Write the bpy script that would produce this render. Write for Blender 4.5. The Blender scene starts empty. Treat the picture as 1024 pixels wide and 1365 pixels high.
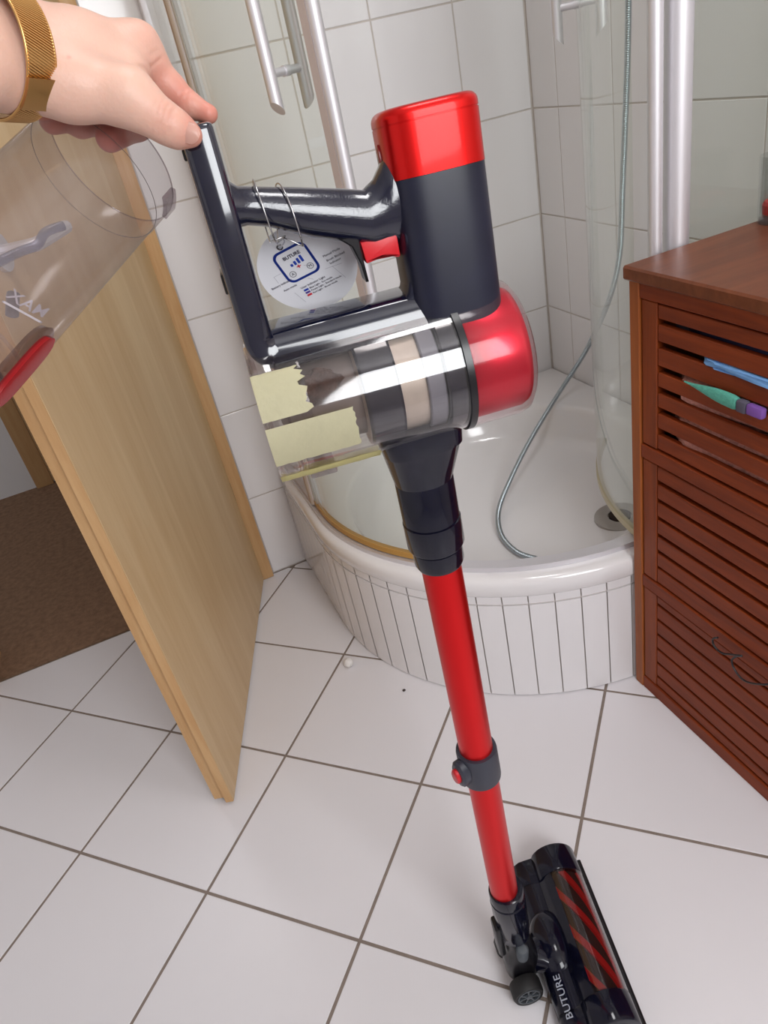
import bpy, bmesh, math, random
import numpy as np
from mathutils import Vector, Matrix
PI = math.pi
S = bpy.context.scene
COL = S.collection
random.seed(4)

# ------------------------------------------------------------------ camera
cam_d = bpy.data.cameras.new('camera'); cam_o = bpy.data.objects.new('camera', cam_d); COL.objects.link(cam_o)
cam_d.sensor_width = 36.0; cam_d.lens = 974.187 / 1365 * 36.0; cam_d.clip_start = 0.02
cam_o.matrix_world = Matrix(((0.90596543, 0.35485358, -0.23087998, -1.0934768),
                             (-0.37691735, 0.42776436, -0.82155399, -1.75521761),
                             (-0.19276915, 0.83132219, 0.5212902, 1.16810327),
                             (0, 0, 0, 1)))
S.camera = cam_o
S.view_settings.view_transform = 'Standard'; S.view_settings.look = 'None'
S.view_settings.gamma = 1.0; S.view_settings.use_curve_mapping = False
S.view_settings.exposure = -0.12
# ------------------------------------------------------------------ world and lamps
W = bpy.data.worlds.new('daylight'); S.world = W; W.use_nodes = True
W.node_tree.nodes['Background'].inputs[0].default_value = (0.80, 0.88, 1.0, 1)
W.node_tree.nodes['Background'].inputs[1].default_value = 1.0

def area(name, loc, target, sx, sy, power, color):
    d = bpy.data.lights.new(name, 'AREA'); d.shape = 'RECTANGLE'; d.size = sx; d.size_y = sy
    d.energy = power; d.color = color
    o = bpy.data.objects.new(name, d); COL.objects.link(o); o.location = loc
    o.rotation_euler = (Vector(target) - Vector(loc)).to_track_quat('-Z', 'Y').to_euler()
    return o
area('window_daylight', (-0.68, -2.93, 1.72), (-0.68, 0, 1.25), 0.85, 1.05, 33, (0.975, 0.985, 1.0))
area('ceiling_lamp_light', (-0.62, -1.25, 2.30), (-0.62, -1.25, 0), 0.36, 0.36, 5, (0.985, 0.98, 1.0))

area('hall_fill_light', (-1.6, 0.7, 2.3), (-1.6, 0.7, 0), 0.3, 0.3, 4, (1.0, 0.97, 0.96))  # added fill in place of ambient hall daylight, no fixture behind it

# ------------------------------------------------------------------ materials
def rgb(r, g, b):
    f = lambda v: v / 12.92 if v <= 0.04045 else ((v + 0.055) / 1.055) ** 2.4
    return (f(r / 255), f(g / 255), f(b / 255), 1)

def mat(name, col, rough=0.4, metal=0.0, spec=0.5, coat=0.0, noise=0.0, nscale=20.0, nstretch=(1, 1, 1), col2=None,
        bump=0.0, bscale=200.0, sss=0.0, rnoise=0.0):
    m = bpy.data.materials.new(name); m.use_nodes = True
    nt = m.node_tree; b = nt.nodes['Principled BSDF']
    b.inputs['Base Color'].default_value = col; b.inputs['Roughness'].default_value = rough
    b.inputs['Metallic'].default_value = metal; b.inputs['Specular IOR Level'].default_value = spec
    b.inputs['Coat Weight'].default_value = coat; b.inputs['Coat Roughness'].default_value = 0.05
    if sss:
        b.inputs['Subsurface Weight'].default_value = sss; b.inputs['Subsurface Radius'].default_value = (1.0, 0.35, 0.2)
        b.inputs['Subsurface Scale'].default_value = 0.006
    tc = nt.nodes.new('ShaderNodeTexCoord'); mp = nt.nodes.new('ShaderNodeMapping')
    mp.inputs['Scale'].default_value = nstretch
    nt.links.new(tc.outputs['Object'], mp.inputs['Vector'])
    if noise or col2:
        n = nt.nodes.new('ShaderNodeTexNoise'); n.inputs['Scale'].default_value = nscale; n.inputs['Detail'].default_value = 6
        n.inputs['Roughness'].default_value = 0.6
        nt.links.new(mp.outputs['Vector'], n.inputs['Vector'])
        r = nt.nodes.new('ShaderNodeValToRGB')
        c2 = col2 or tuple(min(1, c * (1 - noise)) for c in col[:3]) + (1,)
        r.color_ramp.elements[0].position = 0.3; r.color_ramp.elements[1].position = 0.7
        r.color_ramp.elements[0].color = c2; r.color_ramp.elements[1].color = col
        nt.links.new(n.outputs['Fac'], r.inputs['Fac']); nt.links.new(r.outputs['Color'], b.inputs['Base Color'])
        if rnoise:
            mr = nt.nodes.new('ShaderNodeMapRange'); mr.inputs['To Min'].default_value = rough; mr.inputs['To Max'].default_value = rough + rnoise
            nt.links.new(n.outputs['Fac'], mr.inputs['Value']); nt.links.new(mr.outputs['Result'], b.inputs['Roughness'])
    if bump:
        n2 = nt.nodes.new('ShaderNodeTexNoise'); n2.inputs['Scale'].default_value = bscale; n2.inputs['Detail'].default_value = 3
        nt.links.new(mp.outputs['Vector'], n2.inputs['Vector'])
        bp = nt.nodes.new('ShaderNodeBump'); bp.inputs['Strength'].default_value = bump; bp.inputs['Distance'].default_value = 0.002
        nt.links.new(n2.outputs['Fac'], bp.inputs['Height']); nt.links.new(bp.outputs['Normal'], b.inputs['Normal'])
    return m

def clear(name, tint, refl=1.0, rough=0.02, milk=None):
    """thin clear sheet: tinted transmission plus a Fresnel reflection"""
    m = bpy.data.materials.new(name); m.use_nodes = True; nt = m.node_tree; nt.nodes.clear()
    out = nt.nodes.new('ShaderNodeOutputMaterial'); tr = nt.nodes.new('ShaderNodeBsdfTransparent'); gl = nt.nodes.new('ShaderNodeBsdfGlossy')
    tr.inputs[0].default_value = tint; gl.inputs['Roughness'].default_value = rough; gl.inputs[0].default_value = (1, 1, 1, 1)
    ge = nt.nodes.new('ShaderNodeNewGeometry'); dp = nt.nodes.new('ShaderNodeVectorMath'); dp.operation = 'DOT_PRODUCT'
    nt.links.new(ge.outputs['Incoming'], dp.inputs[0]); nt.links.new(ge.outputs['Normal'], dp.inputs[1])
    def ma(op, a, b):                                  # Schlick reflectance, the same from both sides
        q = nt.nodes.new('ShaderNodeMath'); q.operation = op
        for i, v in enumerate((a, b)):
            if v is None: continue
            if isinstance(v, (int, float)): q.inputs[i].default_value = v
            else: nt.links.new(v, q.inputs[i])
        return q.outputs[0]
    sc = ma('MULTIPLY_ADD', ma('POWER', ma('SUBTRACT', 1.0, ma('ABSOLUTE', dp.outputs['Value'], None)), 5.0), 0.96)
    sc.node.inputs[2].default_value = 0.04
    mu = ma('MULTIPLY', sc, refl).node
    mx = nt.nodes.new('ShaderNodeMixShader'); nt.links.new(mu.outputs[0], mx.inputs[0])
    src = tr
    if milk:
        df = nt.nodes.new('ShaderNodeBsdfDiffuse'); df.inputs[0].default_value = milk[0]
        m2 = nt.nodes.new('ShaderNodeMixShader'); m2.inputs[0].default_value = milk[1]
        nt.links.new(tr.outputs[0], m2.inputs[1]); nt.links.new(df.outputs[0], m2.inputs[2]); src = m2
    nt.links.new(src.outputs[0], mx.inputs[1]); nt.links.new(gl.outputs[0], mx.inputs[2]); nt.links.new(mx.outputs[0], out.inputs[0])
    return m

def wood(name, c1, c2, stretch, scale=6.0, rough=0.4, coat=0.0):
    m = mat(name, c1, rough, 0, 0.3, coat)
    nt = m.node_tree; b = nt.nodes['Principled BSDF']
    mp = [n for n in nt.nodes if n.bl_idname == 'ShaderNodeMapping'][0]; mp.inputs['Scale'].default_value = stretch
    n1 = nt.nodes.new('ShaderNodeTexNoise'); n1.inputs['Scale'].default_value = scale; n1.inputs['Detail'].default_value = 8; n1.inputs['Distortion'].default_value = 1.2
    n2 = nt.nodes.new('ShaderNodeTexNoise'); n2.inputs['Scale'].default_value = scale * 9; n2.inputs['Detail'].default_value = 4
    nt.links.new(mp.outputs[0], n1.inputs['Vector']); nt.links.new(mp.outputs[0], n2.inputs['Vector'])
    ad = nt.nodes.new('ShaderNodeMath'); ad.operation = 'MULTIPLY_ADD'; ad.inputs[1].default_value = 0.35
    nt.links.new(n2.outputs['Fac'], ad.inputs[0]); nt.links.new(n1.outputs['Fac'], ad.inputs[2])
    r = nt.nodes.new('ShaderNodeValToRGB'); r.color_ramp.elements[0].position = 0.45; r.color_ramp.elements[1].position = 0.95
    r.color_ramp.elements[0].color = c2; r.color_ramp.elements[1].color = c1
    nt.links.new(ad.outputs[0], r.inputs[0]); nt.links.new(r.outputs[0], b.inputs['Base Color'])
    return m

M = dict(
    tile=mat('glazed_white_tile', rgb(228, 225, 228), 0.36, spec=0.5, noise=0.03, nscale=3, bump=0.02, bscale=25),
    wtile=mat('glazed_wall_tile', rgb(232, 229, 230), 0.13, spec=0.5, noise=0.02, nscale=3, bump=0.03, bscale=12),
    grout=mat('brown_grout', rgb(142, 128, 118), 0.9, noise=0.25, nscale=30),
    wgrout=mat('pale_grout', rgb(206, 197, 190), 0.9, noise=0.15, nscale=20),
    acryl=mat('white_acrylic', rgb(232, 229, 229), 0.12, coat=0.4),
    plaster=mat('white_plaster', rgb(226, 224, 224), 0.9, noise=0.03, nscale=8, bump=0.1, bscale=120),
    carpet=mat('brown_carpet', rgb(150, 120, 98), 1.0, spec=0.1, noise=0.35, nscale=60, bump=0.8, bscale=500),
    beech=wood('beech_veneer', rgb(212, 184, 144), rgb(196, 163, 120), (7, 7, 0.55), 2.2, 0.42),
    beech_edge=wood('beech_edge', rgb(206, 168, 122), rgb(190, 146, 98), (10, 10, 0.8), 3, 0.4),
    cab=wood('reddish_hardwood', rgb(142, 60, 20), rgb(108, 40, 10), (14, 1.2, 14), 3.0, 0.5),
    cab_v=wood('reddish_hardwood_upright', rgb(146, 66, 24), rgb(112, 46, 14), (14, 14, 1.0), 3.0, 0.42),
    cab_edge=wood('golden_brown_edge', rgb(170, 96, 46), rgb(136, 70, 30), (14, 14, 1.0), 3.0, 0.42),
    cab_top=wood('brown_worktop', rgb(124, 70, 44), rgb(98, 52, 32), (2, 14, 10), 2.0, 0.36),
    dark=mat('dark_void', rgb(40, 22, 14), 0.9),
    alu=mat('brushed_aluminium', rgb(224, 222, 226), 0.48, 0.75),
    alu_w=mat('warm_aluminium', rgb(200, 188, 184), 0.45, 0.7),
    chrome=mat('chrome', rgb(215, 215, 215), 0.12, 1.0),
    glass=clear('greenish_glass', (0.935, 0.955, 0.93, 1), 1.0, 0.01),
    seal=clear('milky_seal', (0.9, 0.9, 0.88, 1), 0.6, 0.2, milk=(rgb(225, 225, 220), 0.45)),
    amber=mat('amber_rubber_strip', rgb(186, 140, 70), 0.35),
    pale_strip=mat('yellowed_strip', rgb(196, 184, 150), 0.35),
    black=mat('glossy_navy_plastic', rgb(13, 14, 32), 0.07, spec=0.4, noise=0.3, nscale=40, rnoise=0.08),
    navy=mat('navy_metallic_plastic', rgb(12, 15, 38), 0.10, 0.0, spec=0.5, coat=0.8, noise=0.35, nscale=60, rnoise=0.06),
    grip=mat('textured_grip', rgb(12, 15, 36), 0.14, spec=0.5, coat=0.7, bump=0.12, bscale=700),
    tower=mat('dusty_navy_plastic', rgb(22, 24, 44), 0.33, spec=0.4, noise=0.4, nscale=18),
    blackp=mat('black_plastic', rgb(16, 15, 20), 0.3, noise=0.2, nscale=30),
    rubber=mat('black_rubber', rgb(22, 21, 22), 0.6),
    greyp=mat('slate_plastic', rgb(46, 48, 60), 0.4),
    grey2=mat('grey_cap', rgb(74, 80, 86), 0.4, noise=0.3, nscale=80),
    red=mat('candy_red', rgb(206, 12, 10), 0.27, 0.75, coat=0.15),
    redtube=mat('red_anodised', rgb(212, 22, 26), 0.33, 0.75),
    redcap=mat('pearl_red', rgb(196, 14, 44), 0.34, 0.65),
    redp=mat('red_plastic', rgb(200, 28, 38), 0.35),
    redlatch=mat('deep_red_plastic', rgb(140, 14, 18), 0.25, coat=0.3),
    stripe=mat('red_bristle', rgb(196, 24, 26), 0.6),
    roller=mat('dark_bristle', rgb(48, 30, 30), 0.9),
    clearp=clear('clear_plastic', (0.90, 0.87, 0.86, 1), 1.5, 0.03),
    clearc=clear('clear_cup_plastic', (0.86, 0.83, 0.82, 1), 2.0, 0.06),
    clearedge=clear('clear_plastic_edge', (0.72, 0.68, 0.70, 1), 1.2, 0.05),
    reflect_tint=clear('blue_grey_reflection', (0.62, 0.63, 0.70, 1), 1.2, 0.05, milk=(rgb(150, 152, 170), 0.22)),  # tint imitates bluish reflections in the container wall
    smoke=clear('smoked_window', (0.78, 0.74, 0.74, 1), 1.2, 0.04),
    mesh=mat('steel_filter_mesh', rgb(204, 192, 180), 0.45, 0.3, noise=0.15, nscale=50),
    dust=mat('brown_dust', rgb(86, 62, 54), 1.0, noise=0.5, nscale=120, bump=1.0, bscale=300),
    brownshell=mat('dark_inner_shell', rgb(112, 100, 96), 0.5),
    tape=mat('masking_tape', rgb(226, 221, 188), 0.75, noise=0.06, nscale=40, bump=0.2, bscale=150),
    tape2=mat('bright_tape', rgb(236, 229, 168), 0.6, noise=0.06, nscale=40),
    paper=mat('white_paper', rgb(232, 232, 238), 0.6),
    blue=mat('blue_print', rgb(30, 62, 168), 0.6),
    ink=mat('dark_ink', rgb(70, 66, 84), 0.7), inkl=mat('light_ink', rgb(168, 166, 178), 0.7),
    redink=mat('red_ink', rgb(206, 40, 60), 0.6), purple=mat('purple_ink', rgb(84, 66, 150), 0.6),
    white_ink=mat('white_print', rgb(214, 210, 214), 0.5), silver_ink=mat('silver_print', rgb(160, 164, 176), 0.5),
    steel=mat('steel_wire', rgb(190, 190, 192), 0.25, 1.0),
    gold=mat('gold_mesh', rgb(216, 170, 108), 0.3, 1.0), goldp=mat('gold_plate', rgb(186, 146, 92), 0.34, 1.0),
    nail=mat('fingernail', rgb(236, 190, 174), 0.3, coat=0.3),
    navycloth=mat('navy_cloth', rgb(28, 34, 74), 0.95, noise=0.3, nscale=60),
    bluecloth=mat('light_blue_cloth', rgb(126, 180, 240), 0.9, noise=0.2, nscale=60),
    teal=mat('teal_terry', rgb(98, 186, 166), 0.95, noise=0.3, nscale=150, bump=0.6, bscale=400),
    violet=mat('violet_cloth', rgb(128, 84, 168), 0.9),
    pink=mat('pink_terry', rgb(214, 152, 140), 1.0, noise=0.5, nscale=120, bump=0.8, bscale=400),
    greycloth=mat('grey_cloth', rgb(92, 88, 104), 0.9, noise=0.3, nscale=60),
    cont=clear('hazy_clear_plastic', (0.84, 0.82, 0.83, 1), 0.7, 0.16, milk=(rgb(176, 166, 168), 0.10)),
    cover=clear('clear_cover_plastic', (0.93, 0.86, 0.87, 1), 0.8, 0.12, milk=(rgb(214, 120, 130), 0.02)),
    tumbler=clear('tumbler_glass', (0.90, 0.91, 0.90, 1), 1.4, 0.02),
    wax=mat('red_wax', rgb(206, 40, 44), 0.4),
    hose=mat('steel_hose', rgb(176, 186, 192), 0.25, 1.0),
    drainp=mat('grey_drain', rgb(168, 162, 156), 0.3, 0.3),
    bandgrey=mat('grey_filter_plastic', rgb(120, 120, 130), 0.4),
    cotton=mat('cotton', rgb(228, 224, 220), 1.0, bump=0.6, bscale=300),
    cable=mat('black_cable', rgb(24, 20, 22), 0.4), crumb=mat('dark_crumb', rgb(60, 50, 46), 0.9),
    lampglass=mat('lamp_glass', (1, 1, 1, 1), 0.4),
)
_e = M['lampglass'].node_tree.nodes['Principled BSDF']; _e.inputs['Emission Color'].default_value = (1, 0.96, 0.92, 1); _e.inputs['Emission Strength'].default_value = 3.0

# skin: pigment varies with a per-vertex 'flush' attribute (pink finger ends and knuckles)
def make_skin():
    m = mat('skin', rgb(214, 174, 156), 0.46, spec=0.4, sss=0.25, noise=0.08, nscale=45, bump=0.12, bscale=420)
    nt = m.node_tree; b = nt.nodes['Principled BSDF']
    ramp = [n for n in nt.nodes if n.bl_idname == 'ShaderNodeValToRGB'][0]
    at = nt.nodes.new('ShaderNodeAttribute'); at.attribute_name = 'flush'
    mx = nt.nodes.new('ShaderNodeMix'); mx.data_type = 'RGBA'
    nt.links.new(at.outputs['Fac'], mx.inputs[0]); nt.links.new(ramp.outputs[0], mx.inputs[6]); mx.inputs[7].default_value = rgb(190, 104, 88)
    nt.links.new(mx.outputs[2], b.inputs['Base Color'])
    return m
M['skin'] = make_skin()

# ------------------------------------------------------------------ builders
def link(name, me, m, parent=None, smooth=35):
    o = bpy.data.objects.new(name, me); COL.objects.link(o)
    if m and not me.materials: me.materials.append(m)
    if parent: o.parent = parent
    return o
def obj(name, bm, m, parent=None, smooth=35):
    me = bpy.data.meshes.new(name)
    bmesh.ops.recalc_face_normals(bm, faces=bm.faces)
    bm.to_mesh(me); bm.free()
    if smooth:
        me.polygons.foreach_set('use_smooth', [True] * len(me.polygons)); me.set_sharp_from_angle(angle=math.radians(smooth))
    return link(name, me, m, parent)
def thing(name, label, cat, loc=(0, 0, 0), rz=0, group=None):
    o = bpy.data.objects.new(name, None); COL.objects.link(o); o.location = loc; o.rotation_euler = (0, 0, rz)
    o['label'] = label; o['category'] = cat
    if group: o['group'] = group
    return o
def tag(o, label, cat, group=None):
    o['label'] = label; o['category'] = cat
    if group: o['group'] = group
    return o
def struct(o, label=None):
    o['kind'] = 'structure'
    if label: o['label'] = label
    return o
def lab(o, s): o['label'] = s; return o
def B(): return bmesh.new()
def add_box(bm, a, b, bev=0.0, seg=2):
    a, b = Vector(a), Vector(b)
    r = bmesh.ops.create_cube(bm, size=1.0); vs = r['verts']
    for v in vs: v.co = Vector(((a[i] + b[i]) / 2 + v.co[i] * (b[i] - a[i]) for i in range(3)))
    if bev:
        es = list({e for v in vs for e in v.link_edges})
        bmesh.ops.bevel(bm, geom=es, offset=bev, segments=seg, affect='EDGES', profile=0.5)
    return bm
def box(a, b, bev=0.0, seg=2): return add_box(B(), a, b, bev, seg)
def add_loft(bm, rings, caps=True, closed=True):
    vr = [[bm.verts.new(p) for p in r] for r in rings]
    n = len(vr[0])
    for i in range(len(vr) - 1):
        for j in range(n if closed else n - 1):
            k = (j + 1) % n
            bm.faces.new((vr[i][j], vr[i][k], vr[i + 1][k], vr[i + 1][j]))
    if caps and closed:
        bm.faces.new(vr[0]); bm.faces.new(vr[-1])
    return bm
def frame(axis):
    z = Vector(axis).normalized(); x = z.orthogonal().normalized(); return x, z.cross(x), z
def add_lathe(bm, prof, origin=(0, 0, 0), axis=(0, 0, 1), n=40, caps=True):
    """prof: list of (radius, distance along axis)"""
    x, y, z = frame(axis); o = Vector(origin)
    rings = [[o + z * t + (x * math.cos(a) + y * math.sin(a)) * max(r, 1e-5) for a in [2 * PI * k / n for k in range(n)]] for r, t in prof]
    return add_loft(bm, rings, caps)
def lathe(prof, origin=(0, 0, 0), axis=(0, 0, 1), n=40, caps=True): return add_lathe(B(), prof, origin, axis, n, caps)
def smooth_path(pts, per=8):
    P = [Vector(p) for p in pts]; out = []
    for i in range(len(P) - 1):
        p0, p1, p2, p3 = P[max(i - 1, 0)], P[i], P[i + 1], P[min(i + 2, len(P) - 1)]
        for k in range(per):
            t = k / per
            out.append(0.5 * ((2 * p1) + (p2 - p0) * t + (2 * p0 - 5 * p1 + 4 * p2 - p3) * t * t + (3 * p1 - p0 - 3 * p2 + p3) * t ** 3))
    out.append(P[-1]); return out
def add_tube(bm, pts, r, n=10, caps=True):
    pts = [Vector(p) for p in pts]; rings = []; up = None
    rs = r if isinstance(r, (list, tuple)) else [r] * len(pts)
    for i, p in enumerate(pts):
        t = (pts[min(i + 1, len(pts) - 1)] - pts[max(i - 1, 0)]).normalized()
        if up is None: up = t.orthogonal().normalized()
        else: up = (up - t * up.dot(t)).normalized()
        s = t.cross(up)
        rings.append([p + (up * math.cos(a) + s * math.sin(a)) * rs[i] for a in [2 * PI * k / n for k in range(n)]])
    return add_loft(bm, rings, caps)
def tube(pts, r, n=10): return add_tube(B(), pts, r, n)
def add_prism(bm, poly, axis, a, b, bev=0.0, seg=3):
    """extrude a 2D outline along axis 0/1/2 between a and b; bevel the two rims"""
    o = [k for k in range(3) if k != axis]
    def P(q, t):
        v = [0, 0, 0]; v[o[0]] = q[0]; v[o[1]] = q[1]; v[axis] = t; return v
    lo = [bm.verts.new(P(q, a)) for q in poly]; hi = [bm.verts.new(P(q, b)) for q in poly]
    f1 = bm.faces.new(lo); f2 = bm.faces.new(hi[::-1]); n = len(poly)
    for i in range(n): bm.faces.new((lo[i], hi[i], hi[(i + 1) % n], lo[(i + 1) % n]))
    if bev:
        bmesh.ops.recalc_face_normals(bm, faces=bm.faces)
        es = list({e for f in (f1, f2) for e in f.edges})
        bmesh.ops.bevel(bm, geom=es, offset=bev, segments=seg, affect='EDGES', profile=0.5)
    return bm
def prism(poly, axis, a, b, bev=0.0, seg=3): return add_prism(B(), poly, axis, a, b, bev, seg)
def rrect(x0, y0, x1, y1, r, n=5):
    out = []
    for cx, cy, a0 in ((x1 - r, y1 - r, 0), (x0 + r, y1 - r, 90), (x0 + r, y0 + r, 180), (x1 - r, y0 + r, 270)):
        for k in range(n + 1):
            a = math.radians(a0 + 90 * k / n); out.append((cx + r * math.cos(a), cy + r * math.sin(a)))
    return out
def round_poly(poly, radii, n=6):
    """fillet the corners of a polygon"""
    out = []; m = len(poly)
    for i in range(m):
        p = Vector(poly[i]).to_2d(); a = Vector(poly[i - 1]).to_2d(); b = Vector(poly[(i + 1) % m]).to_2d(); r = radii[i]
        if r <= 0: out.append(tuple(p)); continue
        u = (a - p).normalized(); v = (b - p).normalized(); ang = u.angle(v); d = r / math.tan(ang / 2)
        s, e = p + u * d, p + v * d
        for k in range(n + 1):
            t = k / n; out.append(tuple((1 - t) ** 2 * s + 2 * t * (1 - t) * p + t * t * e))
    return out
def text_bm(s, size, align='CENTER', extrude=0.0001, bold=0.0):
    c = bpy.data.curves.new('print', 'FONT'); c.body = s; c.size = size; c.align_x = align; c.align_y = 'CENTER'; c.extrude = extrude; c.offset = bold; c.resolution_u = 2
    o = bpy.data.objects.new('print', c); COL.objects.link(o)
    dg = bpy.context.evaluated_depsgraph_get(); me = bpy.data.meshes.new_from_object(o.evaluated_get(dg))
    bpy.data.objects.remove(o); bpy.data.curves.remove(c)
    bm = B(); bm.from_mesh(me); bpy.data.meshes.remove(me); return bm
def xform(bm, f):
    for v in bm.verts: v.co = f(v.co.copy())
    return bm

# ------------------------------------------------------------------ room shell
XL, YF, ZC = -2.35, -3.0, 2.42
DX0, DX1 = -1.735, -0.985          # doorway in the back wall
def slab(name, boxes, m, label=None):
    bm = B()
    for a, b in boxes: add_box(bm, a, b)
    return struct(obj(name, bm, m, None, 0), label)
floor = slab('floor', [((XL, YF, -0.06), (0.0, 0.0, -0.0016))], M['grout'])
wall_back = slab('wall_back', [((DX1, 0.0016, -0.06), (0.12, 0.13, ZC)), ((XL, 0.0016, -0.06), (DX0, 0.13, ZC)), ((DX0, 0.0016, 2.0), (DX1, 0.13, ZC))], M['wgrout'])
wall_right = slab('wall_right', [((0.0016, YF, -0.06), (0.12, 0.0016, ZC))], M['wgrout'])
slab('wall_left', [((XL - 0.1, YF, -0.06), (XL, 0.0016, ZC))], M['plaster'])
WX0, WX1, WZ0, WZ1 = -1.17, -0.19, 1.14, 2.30
slab('wall_front', [((XL, YF - 0.12, -0.06), (WX0, YF, ZC)), ((WX1, YF - 0.12, -0.06), (0.12, YF, ZC)), ((WX0, YF - 0.12, -0.06), (WX1, YF, WZ0)), ((WX0, YF - 0.12, WZ1), (WX1, YF, ZC))], M['plaster'])
slab('ceiling', [((XL - 0.1, YF - 0.12, ZC), (0.12, 0.13, ZC + 0.1))], M['plaster'])
bm = B()
for a, b in (((WX0, WZ0), (WX0 + 0.05, WZ1)), ((WX1 - 0.05, WZ0), (WX1, WZ1)), ((WX0, WZ0), (WX1, WZ0 + 0.05)), ((WX0, WZ1 - 0.05), (WX1, WZ1))):
    add_box(bm, (a[0], YF - 0.09, a[1]), (b[0], YF - 0.03, b[1]))
win = struct(obj('window_1', bm, M['acryl'], None, 0), 'white window frame in the wall behind the viewer')
obj('pane', box((WX0 + 0.05, YF - 0.065, WZ0 + 0.05), (WX1 - 0.05, YF - 0.06, WZ1 - 0.05)), M['glass'], win)
# hall beyond the doorway
HY = 1.195
slab('floor_hall', [((-2.9, 0.003, -0.06), (-0.3, HY + 0.1, 0.001))], M['carpet'], 'brown carpet of the hall beyond the door')
slab('wall_hall', [((-2.9, HY, 0.0), (-0.3, HY + 0.1, ZC))], M['plaster'])
slab('wall_hall_left', [((-2.9, 0.13, 0.0), (-2.8, HY, ZC))], M['plaster'])
slab('wall_hall_right', [((-0.4, 0.13, 0.0), (-0.3, HY, ZC))], M['plaster'])
slab('ceiling_hall', [((-2.9, 0.13, ZC), (-0.3, HY + 0.1, ZC + 0.1))], M['plaster'])
bm = box((-1.636, HY - 0.022, 0.001), (-1.57, HY, 2.03), 0.004); add_box(bm, (-0.86, HY - 0.022, 0.001), (-0.79, HY, 2.03), 0.004); add_box(bm, (-1.636, HY - 0.022, 1.96), (-0.79, HY, 2.03), 0.004)
struct(obj('trim_3', bm, M['beech_edge']), 'brown wooden casing of the far hall door')
struct(obj('door_2', box((-1.57, HY - 0.012, 0.01), (-0.86, HY - 0.001, 1.96)), M['beech']), 'closed wooden door on the far side of the hall')

# tiles ---------------------------------------------------------------
def clip(poly, rect):
    x0, y0, x1, y1 = rect
    for ax, lim, sg in ((0, x0, 1), (0, x1, -1), (1, y0, 1), (1, y1, -1)):
        out = []
        for i in range(len(poly)):
            a, b = poly[i - 1], poly[i]
            da, db = sg * (a[ax] - lim), sg * (b[ax] - lim)
            if (da >= 0) != (db >= 0):
                t = da / (da - db); out.append((a[0] + (b[0] - a[0]) * t, a[1] + (b[1] - a[1]) * t))
            if db >= 0: out.append(b)
        poly = out
        if len(poly) < 3: return []
    return poly
def area2(p): return 0.5 * sum(p[i - 1][0] * p[i][1] - p[i][0] * p[i - 1][1] for i in range(len(p)))
def inset(poly, d):
    if area2(poly) < 0: poly = poly[::-1]
    out = []; n = len(poly)
    for i in range(n):
        p0, p, p1 = (Vector(poly[k % n]) for k in (i - 1, i, i + 1))
        e0, e1 = (p - p0).normalized(), (p1 - p).normalized()
        n0, n1 = Vector((-e0.y, e0.x)), Vector((-e1.y, e1.x))
        k = n0 + n1; L = k.length_squared
        out.append(tuple(p + k * (2 * d / L)) if L > 1e-6 else tuple(p))
    return out
def tile_mesh(poly, to3, h=0.0016, ch=0.0009):
    """poly already inset; raised plate with a chamfered rim (no underside)"""
    top = inset(poly, ch); bm = B()
    if area2(poly) < 0: poly = poly[::-1]
    r0 = [bm.verts.new(to3(p[0], p[1], -h)) for p in poly]; r1 = [bm.verts.new(to3(p[0], p[1], -ch * 0.8)) for p in poly]; r2 = [bm.verts.new(to3(p[0], p[1], 0)) for p in top]
    n = len(poly)
    for a, b in ((r0, r1), (r1, r2)):
        for i in range(n): bm.faces.new((a[i], a[(i + 1) % n], b[(i + 1) % n], b[i]))
    bm.faces.new(r2); bm.faces.new(r0[::-1]); return bm
T = 0.30
e1 = Vector((0.71638719, -0.69770294)); e2 = Vector((-0.69770294, -0.71638719)); O2 = Vector((-1.32257605, -0.44180392))
rect = (XL + 0.002, YF + 0.002, -0.002, -0.002)
full = None; G = 0.0056
for i in range(-8, 12):
    for j in range(-8, 12):
        p = [tuple(O2 + e1 * (T * (i + a)) + e2 * (T * (j + b))) for a, b in ((0, 0), (1, 0), (1, 1), (0, 1))]
        inside = all(rect[0] < q[0] < rect[2] and rect[1] < q[1] < rect[3] for q in p)
        if inside:
            if full is None:
                o = obj('floor_tile', tile_mesh(inset([(0, 0), (T, 0), (T, T), (0, T)], G / 2), lambda x, y, z: (x, y, z)), M['tile'], floor); full = o
            else:
                o = full.copy(); COL.objects.link(o); o.parent = floor
            q = O2 + e1 * (T * i) + e2 * (T * (j + 1))     # right-handed corner
            o.location = (q.x, q.y, 0); o.rotation_euler = (0, 0, math.atan2(e1.y, e1.x))
        else:
            c = clip(p, rect)
            if c and abs(area2(c)) > 4e-4:
                c = [q for k, q in enumerate(c) if (Vector(q) - Vector(c[k - 1])).length > 1e-4]
                if len(c) > 2: obj('floor_tile', tile_mesh(inset(c, G / 2), lambda x, y, z: (x, y, z)), M['tile'], floor)
PZ = 0.2468; GW = 0.0034
def wall_tiles(parent, us, to3, zmax=2.4):
    cache = {}
    for a, b in us:
        for k in range(int(zmax / PZ)):
            w = round(b - a, 4)
            if w not in cache:
                cache[w] = obj('wall_tile', tile_mesh(inset([(0, 0), (w, 0), (w, PZ), (0, PZ)], GW / 2), lambda x, y, z: to3(x, y, z)), M['wtile'], parent); o = cache[w]
            else:
                o = cache[w].copy(); COL.objects.link(o); o.parent = parent
            o.location = to3(a, k * PZ, 0)
ub = [-0.1835 - 0.1985 * k for k in range(5)]
us = [(ub[0], -0.002)] + [(ub[k + 1], ub[k]) for k in range(4)]
us = [(max(a, -0.960), b) for a, b in us if b > -0.960]
wall_tiles(wall_back, us, lambda x, y, z: (x, -z, y))
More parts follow.
